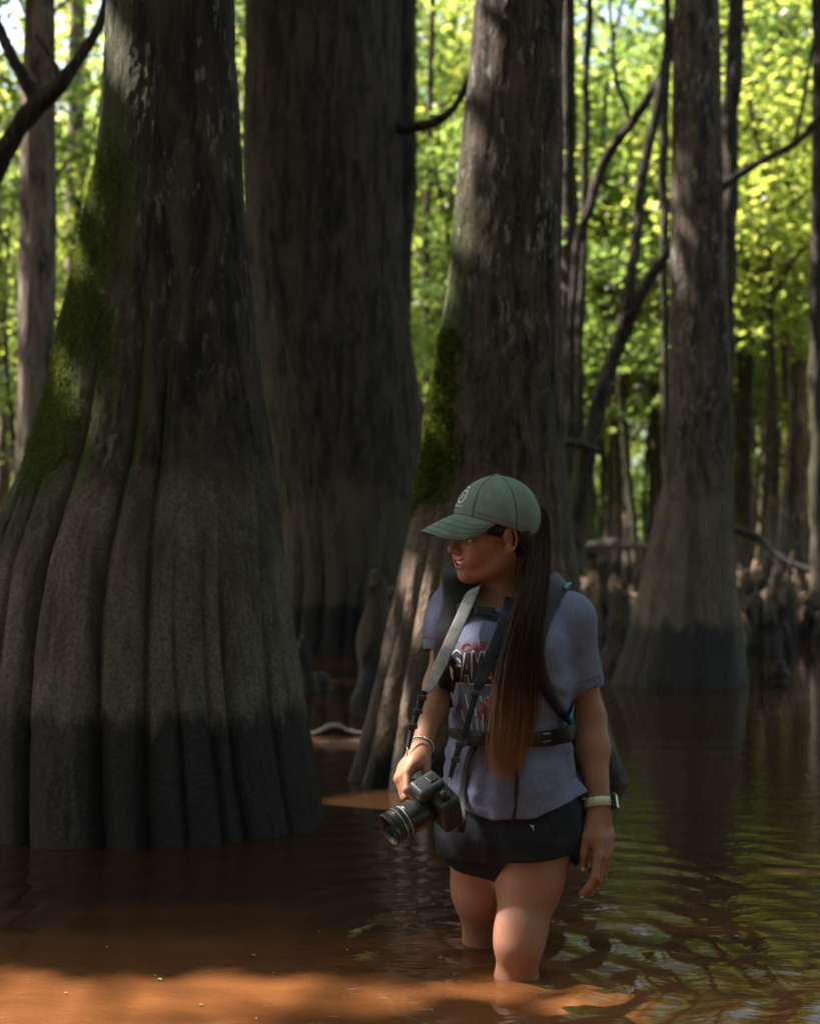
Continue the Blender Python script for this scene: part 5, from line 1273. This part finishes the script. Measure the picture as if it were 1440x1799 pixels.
def barrel(segs, name, mat, par=None, nseg=56):
    """segs: (distance along lens axis, radius)"""
    V = []; th = np.arange(nseg) / nseg * 2 * math.pi
    for d_, r_ in segs:
        for t in th: V.append(CW(d_, r_ * math.cos(t), r_ * math.sin(t) - .004) - CAMO)
    i_, j_ = np.meshgrid(np.arange(len(segs) - 1), np.arange(nseg), indexing='ij'); i_ = i_.ravel(); j_ = j_.ravel()
    Q = np.stack([i_ * nseg + j_, i_ * nseg + (j_ + 1) % nseg, (i_ + 1) * nseg + (j_ + 1) % nseg, (i_ + 1) * nseg + j_], 1)
    o = mesh_obj(name, np.array(V), Q, M[mat], par or cameraT); return o
rib = []
for k_ in range(13): rib += [(.030 + k_ * .0022, .0345 if k_ % 2 else .0335)]
lens = barrel([(-.002, .030), (.004, .031), (.010, .033), (.026, .0335)] + rib + [(.060, .0345), (.061, .0325), (.070, .0325), (.071, .0350), (.088, .0352), (.0885, .0330), (.092, .0330), (.093, .0360), (.104, .0362), (.105, .0350), (.104, .0325), (.092, .0300), (.088, .0285)], 'lens', 'camblack')
barrel([(.0884, .0290), (.0905, .018), (.0912, .008), (.0915, .0004)], 'front_glass', 'glass', lens)
barrel([(.0625, .0331), (.0628, .0334), (.0636, .0334), (.0640, .0331)], 'focal_ring_line', 'white', lens)
barrel([(.0760, .0353), (.0763, .0355), (.0768, .0355), (.0770, .0353)], 'lens_marking', 'white', lens)
# neck strap: picture-left run (coloured light grey as if sunlit, then black webbing to the lug by her hand), picture-right run dark
def rb(pts, w, th, mat, name, nrm=(0, -1, .15)):
    pp = [P(*q) if len(q) == 3 else hit(q[0], q[1], q[2] if len(q) > 2 else .016)[0] for q in pts]
    V, Q = ribbon(pp, [nrm] * len(pp), w, th); return mesh_obj(name, V - CAMO, Q, M[mat], cameraT)
rb([(850, 1014, 3.25), (842, 1022, 3.20), (828, 1044, 3.10), (808, 1090, 3.045), (790, 1130, 3.025), (772, 1170, 3.01), (756, 1203, 3.0), (748, 1218, 2.99)], (.020, .027, .028, .028, .028, .028, .024, .012), .003, 'greystrap', 'neck_strap', (-.35, -1, .1))
rb([(746, 1214, 2.99), (738, 1238, 2.985), (730, 1262, 2.975), (722, 1290, 2.96), (716, 1316, 2.945)], (.013, .015, .013, .012, .010), .004, 'webbing', 'strap_end')
for q in ((741, 1226, 2.983), (734, 1250, 2.978), (725, 1276, 2.965)):
    c_ = P(*q); o = cchild('strap_slider', [box(c_, (.0105, .004, .006), None, .002)], 'camblack', .0013)
rb([(716, 1314, 2.945), (713, 1335, 2.935), (714, 1352, 2.925)], (.004, .004, .004), .003, 'metal', 'strap_ring')
rb([(898, 1050, 3.14), (892, 1075, 3.06), (880, 1110, 3.035), (862, 1150, 3.02), (848, 1185, 3.012), (838, 1210, 3.005)], (.03, .030, .030, .030, .028, .022), .003, 'packgrey', 'neck_strap')
rb([(838, 1210, 3.004), (828, 1245, 2.995), (818, 1280, 2.985), (806, 1315, 2.97), (796, 1345, 2.955), (789, 1372, 2.945)], (.014, .014, .014, .014, .012, .008), .004, 'webbing', 'strap_end')
for q in ((834, 1218, 3.0), (808, 1308, 2.972), (800, 1335, 2.958)):
    cchild('strap_slider', [box(P(*q), (.0105, .004, .006), None, .002)], 'camblack', .0013)
cchild('strap_ring', [cone(P(789, 1368, 2.945), P(786, 1384, 2.94), .0032, .003)], 'metal', .0012)

# ------------------------------------------------------------------ watch and bracelet
wd = unit(wrL - elL); wc = wrL - wd * .008
def ringband(c, d, r1, r2, hw, th, mat, name, par, n=60, seg=8, gap=None):
    d = unit(d); a = unit(np.cross(d, [0, 1, 0])); b_ = np.cross(d, a); V = []
    prof = [(-hw, 0), (-hw, th), (hw, th), (hw, 0)]
    for t in np.linspace(0, 2 * math.pi, n, endpoint=False):
        u = a * math.cos(t) * r1 + b_ * math.sin(t) * r2; un = unit(u)
        for z_, r_ in prof: V.append(c + u + un * r_ + d * z_)
    Q = [[i_ * 4 + j_, i_ * 4 + (j_ + 1) % 4, ((i_ + 1) % n) * 4 + (j_ + 1) % 4, ((i_ + 1) % n) * 4 + j_] for i_ in range(n) for j_ in range(4)]
    return child(name, np.array(V), np.array(Q), mat, par)
wt = ringband(wc, wd, .0325, .0315, .0105, .0022, 'watchband', 'wristwatch', person)
wt['label'] = 'cream band of the black wristwatch'
wn = unit(np.array([.88, -.35, .0])); wn = unit(wn - wd * (wn @ wd)); ws = np.cross(wd, wn)
child('watch_case', *polygonise([box(wc + wn * .037, (.019, .016, .0055), np.stack([wd, ws, wn]), .005)], .0014), 'camblack', wt)
child('watch_glass', *polygonise([box(wc + wn * .0418, (.016, .0135, .0018), np.stack([wd, ws, wn]), .0014)], .0012), 'glass', wt)
bd = unit(wrR - elR); bc_ = wrR - bd * .014
a = unit(np.cross(bd, [0, 1, 0])); b2 = np.cross(bd, a); parts = []
for t in np.linspace(0, 2 * math.pi, 28, endpoint=False):
    c_ = bc_ + (a * math.cos(t) + b2 * math.sin(t)) * .0262; parts.append(tube(np.array([c_ - bd * .003, c_ - bd * .0015, c_ + bd * .0015, c_ + bd * .003]), np.array([.0006, .0029, .0029, .0006]), 8))
child('bracelet', *join(parts), 'metal'); ring_on(bc_ + bd * .010, bd + np.array([.2, 0, .1]), .0262, .0012, 'webbing', 'bracelet', person)
# small white mark on the shorts
SBV = BVHTree.FromPolygons([v.co[:] for v in shorts_o.data.vertices], [p_.vertices[:] for p_ in shorts_o.data.polygons])
def hit2(px, py, off):
    d = unit(P(px, py, 3.0) - CAMP); h = SBV.ray_cast(Vector(CAMP), Vector(d)); return np.array(h[0]) + np.array(h[1]) * off if h[0] is not None else P(px, py, 3.05)
mk = [hit2(*q, .0015) for q in ((930, 1449), (934, 1452), (938, 1450))]; child('logo_mark', *tube(np.array(mk), np.array([.0008, .0016, .0007]), 6), 'white', shorts_o)
mk = [hit2(*q, .0015) for q in ((934, 1452), (936, 1456), (937, 1459))]; child('logo_mark', *tube(np.array(mk), np.array([.0012, .0009, .0005]), 6), 'white', shorts_o)
